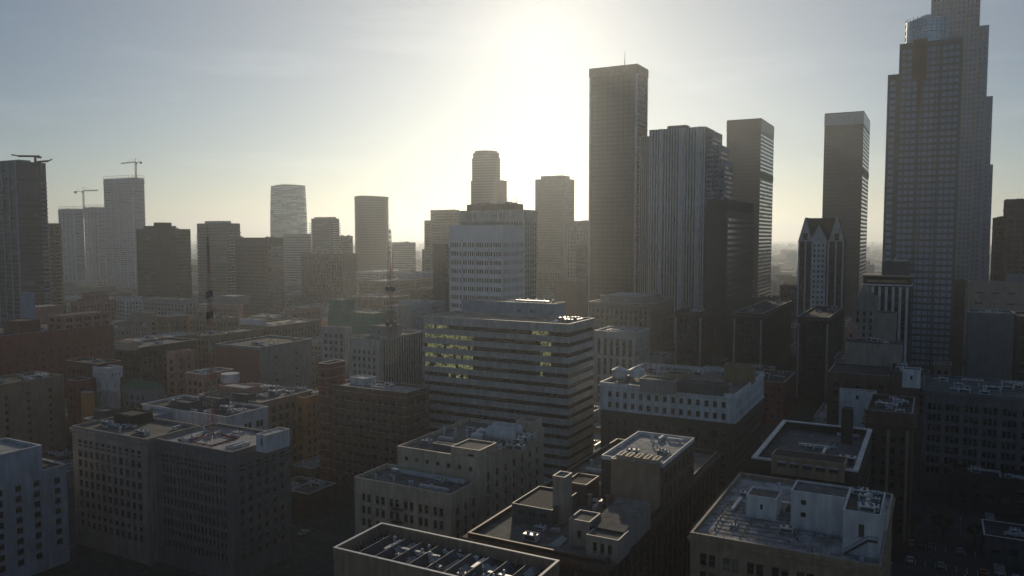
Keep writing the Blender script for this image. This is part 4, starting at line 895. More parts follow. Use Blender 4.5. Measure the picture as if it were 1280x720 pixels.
b = simple('office_building', 'small ochre block right of the grey boxy block', OB, S(212, 396, 196, 235, z=48), 'ochre', W1, W1, 'gravel', n=5); b.done()
b = simple('office_building', 'tan block with two rows of windows right behind the upper red mast', OB, S(284, 398, 235, 299, z=47), 'tan', F(bay=3.6, fh=4.2, ww=.5, wh=.55, mt=1.6), W1, 'tar', n=8, land='the tan two-row block'); b.done()
b = simple('office_building', 'pinkish-grey block with narrow windows above the tan two-row block', OB, S(298, 381, 264, 304, z=49), 'pink', F(bay=2.6, fh=4, ww=.45, wh=.6, mt=2.4), None, 'tar', n=7)
b.pent(b.b.x0+1, b.b.x1-8, b.b.y0+3, b.b.y0+20, b._z, b._z+7, 'grey', 'silver'); b.done()
b = simple('office_building', 'greyish block left of the blank slit-windowed block', OB, S(262, 420, 236, 330, z=46), 'ochre', W1, W1, 'gravel', n=8); b.done()
b = simple('office_building', 'ochre house front with a white roof house left of the teal netting', OB, S(338, 408, 300, 400, z=46), 'ochre', W2, W2, 'cream', n=9); 
b.pent(b.b.x0+3, b.b.x0+14, b.b.y0+3, b.b.y0+10, b._z, b._z+4, 'white', 'membrane'); b.done()
b = simple('office_building', 'peach block with triple window rows left of the teal netting', OB, S(364, 387, 352, 402, z=50), 'pink', W1, F(bay=5.4, fh=4, ww=.66, wh=.5, mx=1, mt=1.6, sub=2), n=5, cop='cream', land='the peach block'); b.done()
FLAG2 = (P(352, 402, 53), 53)
b = simple('roof_deck_building', 'low building with a sunlit cream flat roof between the mast and the peach block', 'building', S(345, 397, 312, 366, z=46), 'tan', W1, W1, 'cream', n=4, par=.4, land='the sunlit cream roof'); b.done()
b = simple('tank_house', 'pink and white roof house in front of the brown blocks at left', 'building', S(219, 441, 208, 243, z=46), 'pink', W1, F(bay=6, fh=4, ww=.4, wh=.5, mt=1), 'membrane', n=6); b.done()
b = simple('low_building', 'brown brick terrace with a pale parapet line behind the white turret', 'building', S(122, 455, 82, 152, z=44), 'brown', W1, W1, 'tar', n=5, cop='pink'); b.done()
b = simple('low_building', 'pink-trimmed low building left of the mast foot', 'building', S(255, 468, 232, 292, z=40), 'pink', W1, W1, 'gravel', n=9); b.done()
b = simple('low_building', 'dark low block between the stone turret street and the tan left-edge block', 'building', S(96, 476, 84, 116, z=38), 'brick', W1, W1, n=4); b.done()

# behind the centre
b = simple('office_building', 'long tan office front left of the slim lattice mast', OB, S(486, 372, 440, 512, z=50), 'tan', F(bay=2.6, fh=4, ww=.5, wh=.6, mt=2), W1, 'gravel', n=8, land='the long tan front'); b.done()
b = simple('office_building', 'low hazy block with a sunlit roof behind the long tan front', OB, S(492, 352, 448, 540, z=56), 'ochre', W1, W1, 'cream', n=8); b.done()
b = simple('office_building', 'brick-red block with pale window boxes right of the slim mast', OB, S(526, 362, 511, 548, z=52), 'rust', W1, W1, 'gravel', n=5); b.done()
b = simple('parking_structure', 'pale bluish roofed hall behind the slim mast', 'building', S(528, 342, 496, 560, z=58), 'bluegrey', None, None, 'silver', n=6, par=.4); b.done()
b = simple('parking_structure', 'long level roof at the foot of the round-fronted tower', 'building', S(470, 340, 440, 520, z=56), 'concrete', F(kind='band', mx=1, fh=3.4, wh=.4, mt=1), W1, 'silver', n=8); b.done()
b = simple('office_building', 'dark brown slab directly left of the white-gridded tower', OB, S(556, 304, 541, 563, D=680), 'umber', F(bay=3, fh=3.8, ww=.4, wh=.5, glass='bronze'), W1, n=3, land='the dark brown slab'); b.done()
b = simple('office_building', 'low brown block with red roof house beneath the dark brown slab', OB, S(552, 372, 524, 566, z=50), 'brown', W1, W1, n=5); b.done()
# ================================================================ SKYLINE
def tower(name, label, xs, wall, f, sd, roof='tar', land=None, par=1.2, cap=100, group=None, cop=None, rough=.6, n=3, kind='plaster', wmat=None):
    b = Bld(name, label, 'tower', xs, group, land); b._z = b.vol(wall, f, sd, roof=roof, par=par, cop=cop or wall, rough=rough, kind=kind, wmat=wmat)
    b.clutter(b._z, n, k=1.5); b._cap = cap; return b
def bandf(fh=3.9, wh=.5, mt=3, gl='dark', mx=0, fine=3, zb=25, rec=.3): return F(kind='band', fh=fh, wh=wh, mt=mt, glass=gl, mx=mx, fine=fine, zb=zb, rec=rec)
def plain(n='t'): return None

# bronze 60-storey slab
xs = S(796, 79.5, 738, 809, D=723)
b = tower('skyscraper', 'tallest dark bronze slab left of centre-right, with a thin mast on its roof', xs, 'bronze', F(kind='band', mx=2.2, fh=4.05, wh=.52, mt=12, glass='even', fine=2.2, zb=30), F(kind='band', mx=2, fh=4.05, wh=.52, mt=12, glass='even', fine=2.2, zb=30), land='the tall bronze slab', par=2, rough=.45)
x0, x1, y0, y1 = b.L(xs)
for (a, c_) in ((x0, y0), (x1, y0), (x1, y1)): mb = MB(); mb.tube((a, c_, 4), (a, c_, xs.z-9), .95, 8); mb.build('corner_pier', M('signwhite', .4), b.root)
mb = MB(); mb.ring(x0, x1, y0, y1, xs.z-8.5, xs.z-.2, 1.0, 0); mb.build('crown_band', M('tan'), b.root)
mb = MB(); lx, ly = b.loc(*PD(781, 80, 735)[:2]); mb.tube((lx, ly, b._z), (lx, ly, xs.z+15), .5, 6, 0, .12); mb.build('roof_mast', M('steel'), b.root)
b.piers(5, .3, .35, 'umber', 6, xs.z-9, 'front', mx=2); b.piers(5, .3, .35, 'umber', 6, xs.z-9, 'right', mx=2); b.done()

# white-ribbed tower group
xs = S(882, 158, 812, None, D=640, d=30)
b = tower('skyscraper', 'broad tower with white and blue-grey vertical ribs, right of the bronze slab', xs, 'umber', None, None, land='the white-ribbed tower', par=1.5)
W = xs.x1-xs.x0; x0, x1, y0, y1 = b.L(xs)
mb = MB(); mb.box(x0+.3, x1-.3, y0-.15, y0-.004, 10, xs.z-2); mb.build('glazing', GBR, b.root)
b.piers(W/20, 1.05, .8, 'signwhite', 6, xs.z, 'front', rough=.4)
for fx in (.22, .60, .90):
    mb = MB(); mb.box(x0+W*fx-1.6, x0+W*fx+1.6, y0-1.6, y0-.01, 6, xs.z+.02); mb.build('broad_pier', M('silver', .5), b.root)
mb = MB(); mb.box(x0+.4, x1-.4, y0-.30, y0-.16, xs.z-20, xs.z-17); mb.build('mechanical_band', M('umber'), b.root)
wing = Box(xs.x0-11, xs.x0-.02, xs.y0+8, xs.y1, xs.z-4); x2 = b.L(wing)
b.vol('umber', None, None, box=wing, name='left_wing_wall')
mb = MB()
for k in range(7): a = x2[0]+.3+k*(x2[1]-x2[0]-.6)/6; mb.box(a-.25, a+.25, x2[2]-.6, x2[2]-.004, 6, wing.z)
mb.build('wing_ribs', M('signwhite', .4), b.root)
for i, (dx, dz, dy) in enumerate(((5, 3, 4), (9.5, 14, 9), (12.5, 26, 14))):
    w_ = Box(xs.x1+(0, 5, 9.5)[i]+.02, xs.x1+dx, xs.y0+dy, xs.y1+6+i*4, xs.z-dz)
    b.vol('bluegrey', bandf(mx=.5), bandf(mx=.5), box=w_, name='stepped_wing_wall')
b.pent(xs.x0+14, xs.x0+30, xs.y0+4, xs.y0+14, b._z, b._z+4, 'grey'); b.clutter(b._z, 8, k=1.4); b.done()

# dark building with a pale lit window field
xs = S(909, 263, 881, 943, D=560)
b = tower('office_tower', 'dark stepped office tower with a grid of pale windows, under the white-ribbed tower', xs, 'umber', None, F(bay=3.6, fh=4.2, ww=.55, wh=.5, mx=3, mt=3, glass='mirror', zb=60, rec=.06), land='the dark tower with pale windows')
b.pent(xs.x0+.5, xs.x0+(xs.x1-xs.x0)*.98, xs.y0+3, xs.y1-3, b._z, b._z+9, 'umber', name='upper_block'); b.done()

# twin dark slabs
for (uc, v, ul, ur, D, lab, blue) in ((951.5, 147.5, 908.7, 967.6, 828, 'left twin of two dark slabs, its pale side crossed by fine bright lines', 0), (1080, 138.5, 1031, 1087.6, 786, 'right twin of two dark slabs, with a glassy blue top band', 1)):
    xs = S(uc, v, ul, ur, D=D)
    b = tower('skyscraper', lab, xs, 'umber', F(bay=1.7, fh=4, ww=.62, wh=.72, mx=.6, mt=14, glass='even', zb=70), F(kind='band', mx=.8, fh=4, wh=.45, mt=14, glass='mirror', fine=2.4, zb=30, rec=.12), group='twin dark slabs', land='the %s dark slab' % ('right' if blue else 'left'), rough=.5)
    x0, x1, y0, y1 = b.L(xs); mb = MB(); mb.ring(x0, x1, y0, y1, xs.z-12.5, xs.z-1.3, .18, 0); mb.build('top_band', GCELL if blue else M('bronze', .4), b.root)
    mb = MB(); mb.box(x1+.01, x1+.4, y0+.5, y1-.5, xs.z-62, xs.z-56); mb.build('mechanical_band', M('umber'), b.root)
    b.done()

# slender stepped granite tower at top right and the cylinder-crowned glass tower in front
D_ = 650
steps = [(1228, 1166, 330), (1238, 1160, PD(1237, 29, D_)[2]), (1246, 1200, PD(1245, 117, D_)[2]), (1249.5, 1226, PD(1247, 203, D_)[2])]
bz = S(1228, -60, 1166, None, D=D_, d=34); bz.z = 330
b = Bld('skyscraper', 'highest stepped stone tower at the top right, cut by the upper frame edge', 'tower', Box(bz.x0, bz.x1, bz.y0, bz.y1, 330), land='the highest stepped tower')
sg = F(bay=3.2, fh=4, ww=.5, wh=.5, mx=1, mt=4, glass='blue', zb=60)
for i, (ur_, ul_, zt) in enumerate(steps):
    bx = S(ur_, -60 if i == 0 else 0, ul_, None, D=D_+(0, 2, 5, 9)[i], d=34)
    yy = bz.y0+.02-(-2.5*i); 
    b.vol('bluegrey', sg, None, box=Box(bx.x0, bx.x1, bz.y0+i*5, bz.y1-1-i, zt), name='wall', roof='slate', par=1, cop='bluegrey', rough=.5)
b.piers(3.2*3, 1, .5, 'stone', 100, 328, 'front', mx=1); b.done()

D_ = 470
xs = S(1204, 47, 1111, None, D=D_, d=34)
b = Bld('skyscraper', 'blue-grey gridded skyscraper crowned by a glass drum, at the right', 'tower', xs, land='the drum-crowned skyscraper')
gw = F(bay=3.05, fh=3.9, ww=.78, wh=.62, mx=1, mt=2, glass='cell', zb=25, rec=.15)
zl = PD(1111, 85, D_)[2]
g1 = PD(1123, 50, D_)[0]
b._z = b.vol('slate', gw, None, box=Box(g1, xs.x1, xs.y0, xs.y1, xs.z), par=1, roof='slate', cop='bluegrey', rough=.3)
b.vol('slate', gw, None, box=Box(xs.x0, g1-.02, xs.y0+.5, xs.y1-2, zl), par=1, roof='slate', name='shoulder_wall', cop='bluegrey', rough=.35)
x0, x1, y0, y1 = b.L(xs); gx = b.loc(g1, 0)[0]
b.piers(11.5, .9, .6, 'slate', 20, xs.z-2, 'front', mx=1, box=Box(g1, xs.x1, xs.y0, xs.y1, xs.z))
c0 = PD(1141, 60, D_)[0]; cl_ = b.loc(c0, 0)[0]
mb = MB(); mb.box(cl_, cl_+7.5, y0-.8, y0-.36, PD(1141, 95, D_)[2], xs.z+1.6); mb.build('dark_recess_panel', M('panel', .6), b.root)
mb = MB(); mb.box(cl_+2.6, cl_+5.2, y0-.78, y0-.37, PD(1141, 130, D_)[2], PD(1141, 95.3, D_)[2]-.05); mb.build('dark_recess_strip', M('panel', .6), b.root)
cx_ = (b.loc(PD(1128, 40, D_+14)[0], 0)[0]+b.loc(PD(1181, 40, D_+14)[0], 0)[0])/2; rad = (PD(1181, 40, D_+14)[0]-PD(1128, 40, D_+14)[0])/2*1.06
yc = (y0+y1)/2-2; zt = PD(1155, 24, D_+14)[2]; N = 28
cx_ = (gx + b.loc(PD(1185, 40, D_)[0], 0)[0])/2 + 1.5
zb_ = b._z
for k in range(4):
    h = (zt-zb_)/4; mb = MB(); mb.tube((cx_, yc, zb_+k*h), (cx_, yc, zb_+(k+1)*h-.25), rad, N, 0, None, False); mb.build('drum_glazing', glass('crown_glass', (.34, .38, .4), .15, .6, .75), b.root)
    mb = MB(); mb.tube((cx_, yc, zb_+(k+1)*h-.24), (cx_, yc, zb_+(k+1)*h-.01), rad+.2, N); mb.build('drum_ring', M('silver', .3), b.root)
mb = MB()
for k in range(N): a = 2*math.pi*k/N; mb.bar((cx_+rad*math.cos(a), yc+rad*math.sin(a), zb_), (cx_+rad*math.cos(a), yc+rad*math.sin(a), zt+2), .22)
mb.build('drum_mullions', M('silver', .3), b.root)
mb = MB(); mb.tube((cx_, yc, zt), (cx_, yc, zt+4.5), rad*1.0, N, 0, rad*.15); mb.build('drum_cap', M('silver', .35), b.root)
b.pent(xs.x0+32, xs.x1-1, xs.y0+4, xs.y1-4, b._z, b._z+3, 'bluegrey'); b.done()

for a in (((1258, 249, 1256, 1310), 'rust', 'taller of the two brown towers at the right edge', 590, 26), ((1243, 272, 1242, 1262), 'brown', 'narrower lower brown tower at the right edge', 620, 22)):
    (uc, v, ul, ur), c_, lab, D, d_ = a
    xs = S(uc, v, None, ur, D=D, d=d_, left=True)
    b = tower('office_tower', lab, xs, c_, F(bay=4.5, fh=3.8, ww=.6, wh=.55, mt=2, glass='bronze', zb=50), F(bay=4, fh=3.8, ww=.5, wh=.5, mt=2, zb=50)); b.belt([xs.z-8], 'tan', .8, .4); b.done()

# left skyline
xs = S(20, 201, -48, 57, D=600)
b = tower('residential_tower', 'tall glassy apartment tower cut by the left frame edge', xs, 'slate', F(kind='band', mx=1, fh=3.3, wh=.66, mt=4, glass='blue', fine=3, zb=25), F(kind='band', mx=1, fh=3.3, wh=.62, mt=8, glass='blue', fine=3, zb=25), land='the glassy tower at the left edge', rough=.4)
x0, x1, y0, y1 = b.L(xs)
b.piers(9, .9, .7, 'bluegrey', 10, xs.z, 'front', mx=.5, rough=.4); b.balconies(3.3, 30, xs.z-16, 'side', y1-y0-6, y1-y0-.5, 1.5, 'bluegrey')
b.pent(xs.x0+3, xs.x1-3, xs.y0+4, xs.y1-10, b._z, b._z+2.2, 'bluegrey', name='crown'); b.done()
b = tower('residential_tower', 'beige balconied apartment block tucked behind the left-edge tower', S(66, 279, 60, 76, D=690), 'ochre', F(bay=4, fh=3.3, ww=.5, wh=.6, zb=30), F(bay=4.5, fh=3.3, ww=.6, wh=.6, zb=30), n=2)
b.balconies(3.3, 40, b.b.z-4, 'side', .5, None, 1.6, 'cream'); b.balconies(3.3, 40, b.b.z-4, 'front', .5, None, 1.6, 'cream'); b.done()
for (uc, v, ul, ur, D, lab) in ((93, 261, 73, 104, 1350, 'left of two slim pale apartment towers below the left crane'), (122, 259, 105, 131, 1365, 'right of two slim pale apartment towers below the left crane'), (166, 222, 129.5, 180, 1280, 'tall pale tower under construction topped by the right crane')):
    xs = S(uc, v, ul, ur, D=D)
    b = tower('residential_tower', lab, xs, 'bluegrey', F(kind='band', mx=1.5, fh=3.3, wh=.55, mt=6, glass='pale', fine=4, zb=20), F(kind='band', mx=1, fh=3.3, wh=.55, mt=6, glass='pale', fine=4, zb=20), rough=.4, group='pale towers by the cranes')
    b.piers((xs.x1-xs.x0)/4, 1.2, .6, 'silver', 5, xs.z-4, 'front', rough=.3)
    b.balconies(3.3*2, 60, xs.z-6, 'side', 1, None, 1.8, 'bluegrey'); x0, x1, y0, y1 = b.L(xs); mb = MB()
    for k in range(9): a = x0+(x1-x0)*k/8; mb.bar((a, y0-.8, xs.z-9), (a, y0-.8, xs.z+4.5), .3)
    for zz in (xs.z+1, xs.z+4.2): mb.bar((x0, y0-.8, zz), (x1, y0-.8, zz), .3); mb.bar((x1, y0-.8, zz), (x1, y1, zz), .3)
    for k in range(5): a = y0+(y1-y0)*k/4; mb.bar((x1+.6, a, xs.z-9), (x1+.6, a, xs.z+4.5), .3)
    mb.build('top_frame', M('grey'), b.root)
    if D == 1365: CR1 = (xs, b._z)
    if D == 1350: CR0 = (xs, b._z)
    if D == 1280: CR2 = (xs, b._z)
    b.done()
xs = S(201, 286, 170, 238, D=800)
b = tower('office_tower', 'dark bronze glass block with a raised central core, left of the red mast top', xs, 'bronze', F(kind='band', mx=.6, fh=3.9, wh=.6, mt=3, glass='bronze', fine=2.6, zb=20), F(kind='band', mx=.6, fh=3.9, wh=.6, mt=3, glass='bronze', fine=2.6, zb=20), land='the dark bronze block', rough=.4)
b.pent(xs.x1-9, xs.x1+1.2, xs.y0-1.2, xs.y0+12, 20, xs.z+6, 'bronze', name='core_tower', front=None); b.pent(xs.x0+4, xs.x1-12, xs.y0+6, xs.y1-8, b._z, b._z+4, 'umber'); b.done()
xs = S(283, 279, 246, 300, D=900)
b = tower('residential_tower', 'grey apartment tower with a pale balconied edge, behind the red mast top', xs, 'slate', F(kind='band', mx=.6, fh=3.4, wh=.6, mt=3, glass='blue', fine=3, zb=20), F(bay=4, fh=3.4, ww=.6, wh=.6, mt=6, zb=30), land='the grey tower behind the mast', rough=.5)
b.balconies(3.4, 30, xs.z-10, 'side', 1, None, 1.5, 'concrete'); b.balconies(3.4, 30, xs.z-12, 'front', 0, 5, 1.5, 'concrete'); b.pent(xs.x0+10, xs.x1-8, xs.y0+3, xs.y1-6, b._z, b._z+3.5, 'bluegrey'); b.done()
xs = S(334, 297, 293, 354, D=800)
def lit6(side, c, k): return side == 'front' and False
b = tower('office_tower', 'brown office tower with two columns of bright pale windows near its right edge', xs, 'brown', F(bay=3.3, fh=3.8, ww=.55, wh=.5, mx=1, mt=7, glass='bronze', zb=20), F(bay=3.6, fh=3.8, ww=.6, wh=.5, mx=1, mt=7, glass='mirror', zb=20, rec=.1), land='the brown tower with bright windows'); b.done()
b = tower('residential_tower', 'slim hazy block right of the brown tower with bright windows', S(377, 292, 354, 389, D=1220), 'grey', bandf(gl='blue'), bandf(gl='blue')); b.done()
xs = S(414, 273, 389, 424, D=1150)
b = tower('residential_tower', 'hazy tower with balconies jutting from both edges, left of the round-fronted tower', xs, 'slate', bandf(fh=3.3, gl='blue', mx=2), bandf(fh=3.3, gl='blue', mx=2), land='the balcony-edged tower')
b.balconies(3.3, 40, xs.z-5, 'side', 1, None, 2.6, 'concrete'); b.balconies(3.3, 40, xs.z-5, 'front', -2.5, 4, 2, 'concrete'); b.pent(xs.x0+3, xs.x1-3, xs.y0+3, xs.y1-3, b._z, b._z+3, 'grey'); b.done()
b = tower('office_building', 'wide ribbed brown office block below the balcony-edged tower', S(428, 317, 376, 446, D=880), 'brown', F(bay=4, fh=3.8, ww=.5, wh=.7, mx=1, mt=3, zb=20), W1, 'gravel', land='the wide ribbed brown block', n=8); b.done()
b = tower('office_building', 'low brown block joining the balcony-edged and round-fronted towers', S(436, 295, 424, 441, D=1250), 'brown', bandf(), bandf()); b.done()
b = tower('office_building', 'hazy square block right of the round-fronted tower', S(514, 303, 490, 519.5, D=1400), 'grey', bandf(), bandf()); b.done()
# stepped hazy tower
xs = S(566, 262, 538, 574, D=1100)
b = tower('office_tower', 'hazy stepped tower directly left of the lettered slab', xs, 'tan', bandf(mx=1), bandf(mx=1), land='the hazy stepped tower')
l = Box(xs.x0-12, xs.x0-.02, xs.y0+2, xs.y1-3, PD(535, 275, 1100)[2]); b.vol('tan', bandf(mx=1), None, box=l, name='left_shoulder_wall')
l2 = Box(xs.x0-17, xs.x0-12.04, xs.y0+3, xs.y1-4, PD(528, 312, 1100)[2]); b.vol('tan', bandf(mx=1), None, box=l2, name='lower_shoulder_wall'); b.done()
xs = S(706, 223, 669, 718, D=1100)
b = tower('office_tower', 'hazy chamfered stone tower between the lettered slab and the bronze slab', xs, 'tan', F(bay=3.4, fh=4, ww=.5, wh=.5, mx=2, mt=8, zb=60), F(bay=3.4, fh=4, ww=.5, wh=.5, mx=2, mt=8, zb=60), land='the hazy chamfered tower')
b.pent(xs.x0+7, xs.x1-5, xs.y0+4, xs.y1-5, b._z, b._z+5.5, 'tan'); b.done()
xs = S(737, 276, 708, None, D=830, d=20)
b = tower('office_building', 'pale gridded block with an arched gable, partly behind the bronze slab', xs, 'cream', F(bay=3.4, fh=4, ww=.5, wh=.5, mx=1, mt=8, zb=40), None)
x0, x1, y0, y1 = b.L(xs); mb = MB()
for k in range(9):
    a, c_ = math.pi*k/9, math.pi*(k+1)/9; r = 5; mb.bar((x0+10+r*math.cos(a), y0-.3, xs.z-11+r*1.3*math.sin(a)), (x0+10+r*math.cos(c_), y0-.3, xs.z-11+r*1.3*math.sin(c_)), .6)
mb.build('arch_moulding', M('signwhite'), b.root); b.done()
b = tower('office_building', 'dark low block in front of the arched-gable block', S(736, 306, 720, None, D=780, d=18), 'umber', bandf(), None); b.done()

# curved towers: rings lofted by height
def curved(name, label, rings, gx, gy, gl, wc, fh, land=None, rough=.5, crown=None):
    """rings(z) -> outline points local; one spandrel ring and one window band per floor"""
    z1 = rings['z1']; fn = rings['f']
    r = thing(name, label, 'tower', gx, gy)
    BOXES.append((gx-rings['r'], gx+rings['r'], gy-rings['r'], gy+rings['r'], z1, label)); LAND.append((land or label, gx, gy, z1))
    wall = MB(); z = 20; n = 0
    base = fn(20)
    for p, q in zip(base, base[1:]+base[:1]): wall.quad((*p, 0), (*q, 0), (*q, 20), (*p, 20))
    while z + fh < z1:
        a, b_, c_ = fn(z), fn(z+fh*.45), fn(z+fh)
        for i in range(len(a)):
            j = (i+1) % len(a); wall.quad((*a[i], z), (*a[j], z), (*b_[j], z+fh*.45), (*b_[i], z+fh*.45))
        mb = MB(); mats = [MATG for MATG in GLS[gl]]
        cur = 0
        for i in range(len(b_)):
            j = (i+1) % len(b_)
            if random.random() < .5: cur = random.choices(range(4), GW[gl])[0]
            mb.quad((b_[i][0]*.985, b_[i][1]*.985, z+fh*.45), (b_[j][0]*.985, b_[j][1]*.985, z+fh*.45), (c_[j][0]*.985, c_[j][1]*.985, z+fh), (c_[i][0]*.985, c_[i][1]*.985, z+fh), cur)
            # soffit and sill so the band is a true recess
            wall.quad((*b_[i], z+fh*.45), (*b_[j], z+fh*.45), (b_[j][0]*.985, b_[j][1]*.985, z+fh*.45), (b_[i][0]*.985, b_[i][1]*.985, z+fh*.45))
            wall.quad((c_[i][0]*.985, c_[i][1]*.985, z+fh), (c_[j][0]*.985, c_[j][1]*.985, z+fh), (*c_[j], z+fh), (*c_[i], z+fh))
        mb.build('window_band', mats, r); z += fh
    a, b_ = fn(z), fn(z1)
    for i in range(len(a)): j = (i+1) % len(a); wall.quad((*a[i], z), (*a[j], z), (*b_[j], z1), (*b_[i], z1))
    wall.poly([(*p, z1-.8) for p in fn(z1)])
    wall.build('wall', M(wc, rough), r)
    if crown: crown(r, z1, fn(z1))
    return r
def rect_round(w, d, bulge, n=6, scale=1):
    pts = []
    for k in range(n): t = k/n; pts.append((-w/2+w*t, -d/2-bulge*math.sin(math.pi*t)))
    for k in range(n): t = k/n; pts.append((w/2+bulge*.6*math.sin(math.pi*t), -d/2+d*t))
    for k in range(n): t = k/n; pts.append((w/2-w*t, d/2+bulge*math.sin(math.pi*t)))
    for k in range(n): t = k/n; pts.append((-w/2-bulge*.6*math.sin(math.pi*t), d/2-d*t))
    return [(x*scale, y*scale) for x, y in pts]
# bulging glass hotel tower
xs = S(371, 231, 336, 384, D=1650); w, d = xs.x1-xs.x0, xs.y1-xs.y0
def fhotel(z): return rect_round(w*.95, d*.95, 5, scale=.9+.13*math.sin(math.pi*min(1, max(0, (z-10)/(xs.z*1.12)))**.8))
curved('hotel_tower', 'pale glass tower with softly bulging sides, hazy against the left sky', dict(z1=xs.z, f=fhotel, r=w*.55), (xs.x0+xs.x1)/2, (xs.y0+xs.y1)/2, 'hotel', 'lead', 4.2, 'the bulging glass tower', .3,
       lambda r, z, pts: (lambda mb: (mb.poly([(p[0]*.8, p[1]*.8, z+.1+2.2*math.cos(p[0]/w*2.6)) for p in pts]), [mb.quad((p[0]*.8, p[1]*.8, z-1), (q[0]*.8, q[1]*.8, z-1), (q[0]*.8, q[1]*.8, z+.1+2.2*math.cos(q[0]/w*2.6)), (p[0]*.8, p[1]*.8, z+.1+2.2*math.cos(p[0]/w*2.6))) for p, q in zip(pts, pts[1:]+pts[:1])], mb.build('crown', M('silver', .4), r)))(MB()))
# round-fronted hazy tower
wL = PD(438, 245, 1300)[0]; cpx = PD(459.5, 245, 1300); rad = 29
def fround(z): return [(rad*math.cos(2*math.pi*k/40)*1.0, rad*.9*math.sin(2*math.pi*k/40)) for k in range(40)]
def cap_round(r, z, pts):
    mb = MB(); mb.poly([(p[0], p[1], z+3.2-abs(p[0])*.05) for p in pts])
    for p, q in zip(pts, pts[1:]+pts[:1]): mb.quad((*p, z), (*q, z), (q[0], q[1], z+3.2-abs(q[0])*.05), (p[0], p[1], z+3.2-abs(p[0])*.05))
    mb.build('crown', M('tan'), r)
curved('office_tower', 'hazy tower with a rounded brown front standing alone left of centre', dict(z1=cpx[2]-3, f=fround, r=rad), cpx[0], cpx[1]+10, 'even', 'umber', 4, 'the round-fronted tower', .6, cap_round)
# chamfered tall tower left of the sun
xs = S(618, 190, 588, 627, D=1180); w, d = xs.x1-xs.x0, xs.y1-xs.y0
def fch(z):
    s = 1.0 if z > xs.z-42 else 1.08; c_ = 4 if z < xs.z-8 else 6
    W_, D2 = w/2*s*(.97 if z > xs.z-7 else 1), d/2*s
    return [(-W_+c_, -D2), (0, -D2-2.5), (W_-c_, -D2), (W_, -D2+c_), (W_+1.2, 0), (W_, D2-c_), (W_-c_, D2), (-W_+c_, D2), (-W_, D2-c_), (-W_, -D2+c_)]
r = curved('office_tower', 'tall hazy tower with chamfered corners nearest below the sun', dict(z1=xs.z, f=fch, r=w*.6), (xs.x0+xs.x1)/2, (xs.y0+xs.y1)/2, 'even', 'brown', 4, 'the tall hazy tower below the sun', .6)
mb = MB(); mb.box(w/2+.5, w/2+9, -d/2+4, d/2, 20, PD(632, 225, 1180)[2]); mb.build('side_wing', M('brown'), r)
mb = MB(); mb.tube((0, 0, xs.z-.8), (0, 0, xs.z+2.6), w*.42, 18); mb.build('crown', M('brown'), r)

# ================================================================ LATTICE MASTS, CRANES, FLAGS
def lattice(mb, p, h, w0, w1, n, t, ca=0, cb=1, per=3):
    """square lattice tower with alternating paint every per panels"""
    cx, cy, cz = p
    for k in range(n):
        f0, f1 = k/n, (k+1)/n; a, b_ = w0+(w1-w0)*f0, w0+(w1-w0)*f1; z0, z1 = cz+h*f0, cz+h*f1; m = ca if (k//per) % 2 == 0 else cb
        A_ = [(cx-a, cy-a, z0), (cx+a, cy-a, z0), (cx+a, cy+a, z0), (cx-a, cy+a, z0)]; B_ = [(cx-b_, cy-b_, z1), (cx+b_, cy-b_, z1), (cx+b_, cy+b_, z1), (cx-b_, cy+b_, z1)]
        for i in range(4):
            j = (i+1) % 4; mb.bar(A_[i], B_[i], t, m); mb.bar(A_[i], B_[j], t*.6, m); mb.bar(A_[j], B_[i], t*.6, m); mb.bar(B_[i], B_[j], t*.6, m)
(g, zr_) = MASTROOF
top = 40
Dm = proj(to_world(g.x, g.y, zr_))[2]; hm = (551-296)/FPX*Dm
t = thing('radio_mast', 'tall red and white lattice radio mast on the roof of the dark block, lower left', 'mast', g.x, g.y, zr_)
mb = MB(); lattice(mb, (0, 0, 2.2), hm-2.2, 1.0, .18, 44, .075, 0, 1, 6); mb.build('lattice_shaft', [M('red', .5), M('stone', .5)], t)
mb = MB()
for (a, c_) in ((-1, -1), (1, -1), (1, 1), (-1, 1)):
    mb.bar((a*1.5, c_*1.5, 2.2), (a*5.2, c_*5.2, .15), .3); mb.bar((a*5.2, c_*5.2, 0), (a*5.2, c_*5.2, .5), .4)
for a, c_ in (((-5.2, -5.2), (5.2, -5.2)), ((5.2, -5.2), (5.2, 5.2)), ((5.2, 5.2), (-5.2, 5.2)), ((-5.2, 5.2), (-5.2, -5.2))): mb.bar((*a, .3), (*c_, .3), .3)
mb.build('base_frame', M('red', .5), t)
for zz, s_ in ((hm*.60, .35), (hm*.70, .3)):
    mb = MB(); mb.box(-s_-.7, -s_-.1, -.5, .5, zz, zz+2.2); mb.box(s_+.1, s_+.7, -.5, .5, zz+.5, zz+2.7); mb.build('antenna_panel', M('slate', .5), t)
mb = MB(); mb.tube((0, 0, hm), (0, 0, hm+4), .06, 6); mb.build('whip', M('steel'), t)
for k, (a, c_) in enumerate(((-16, 5), (9, 16), (7, -6))):
    mb = MB(); mb.tube((0, 0, hm*.7), (a, c_, .4), .035, 4, cap=False); mb.build('guy_wire', M('steel', .5), t)
g = P(489, 462, 50); Dm = proj(to_world(g.x, g.y, 50))[2]; zb2 = 45.1
g = P(489, 455, 51.1); Dm = proj(to_world(g.x, g.y, 51))[2]; hm = (455-287)/FPX*Dm
t = thing('radio_mast', 'slim red and white lattice mast standing on the pinstriped block, centre left', 'mast', g.x, g.y, 51.05)
mb = MB(); lattice(mb, (0, 0, 0), hm, 1.9, .3, 26, .11, 1, 0, 6); mb.build('lattice_shaft', [M('red', .5), M('stone', .5)], t)
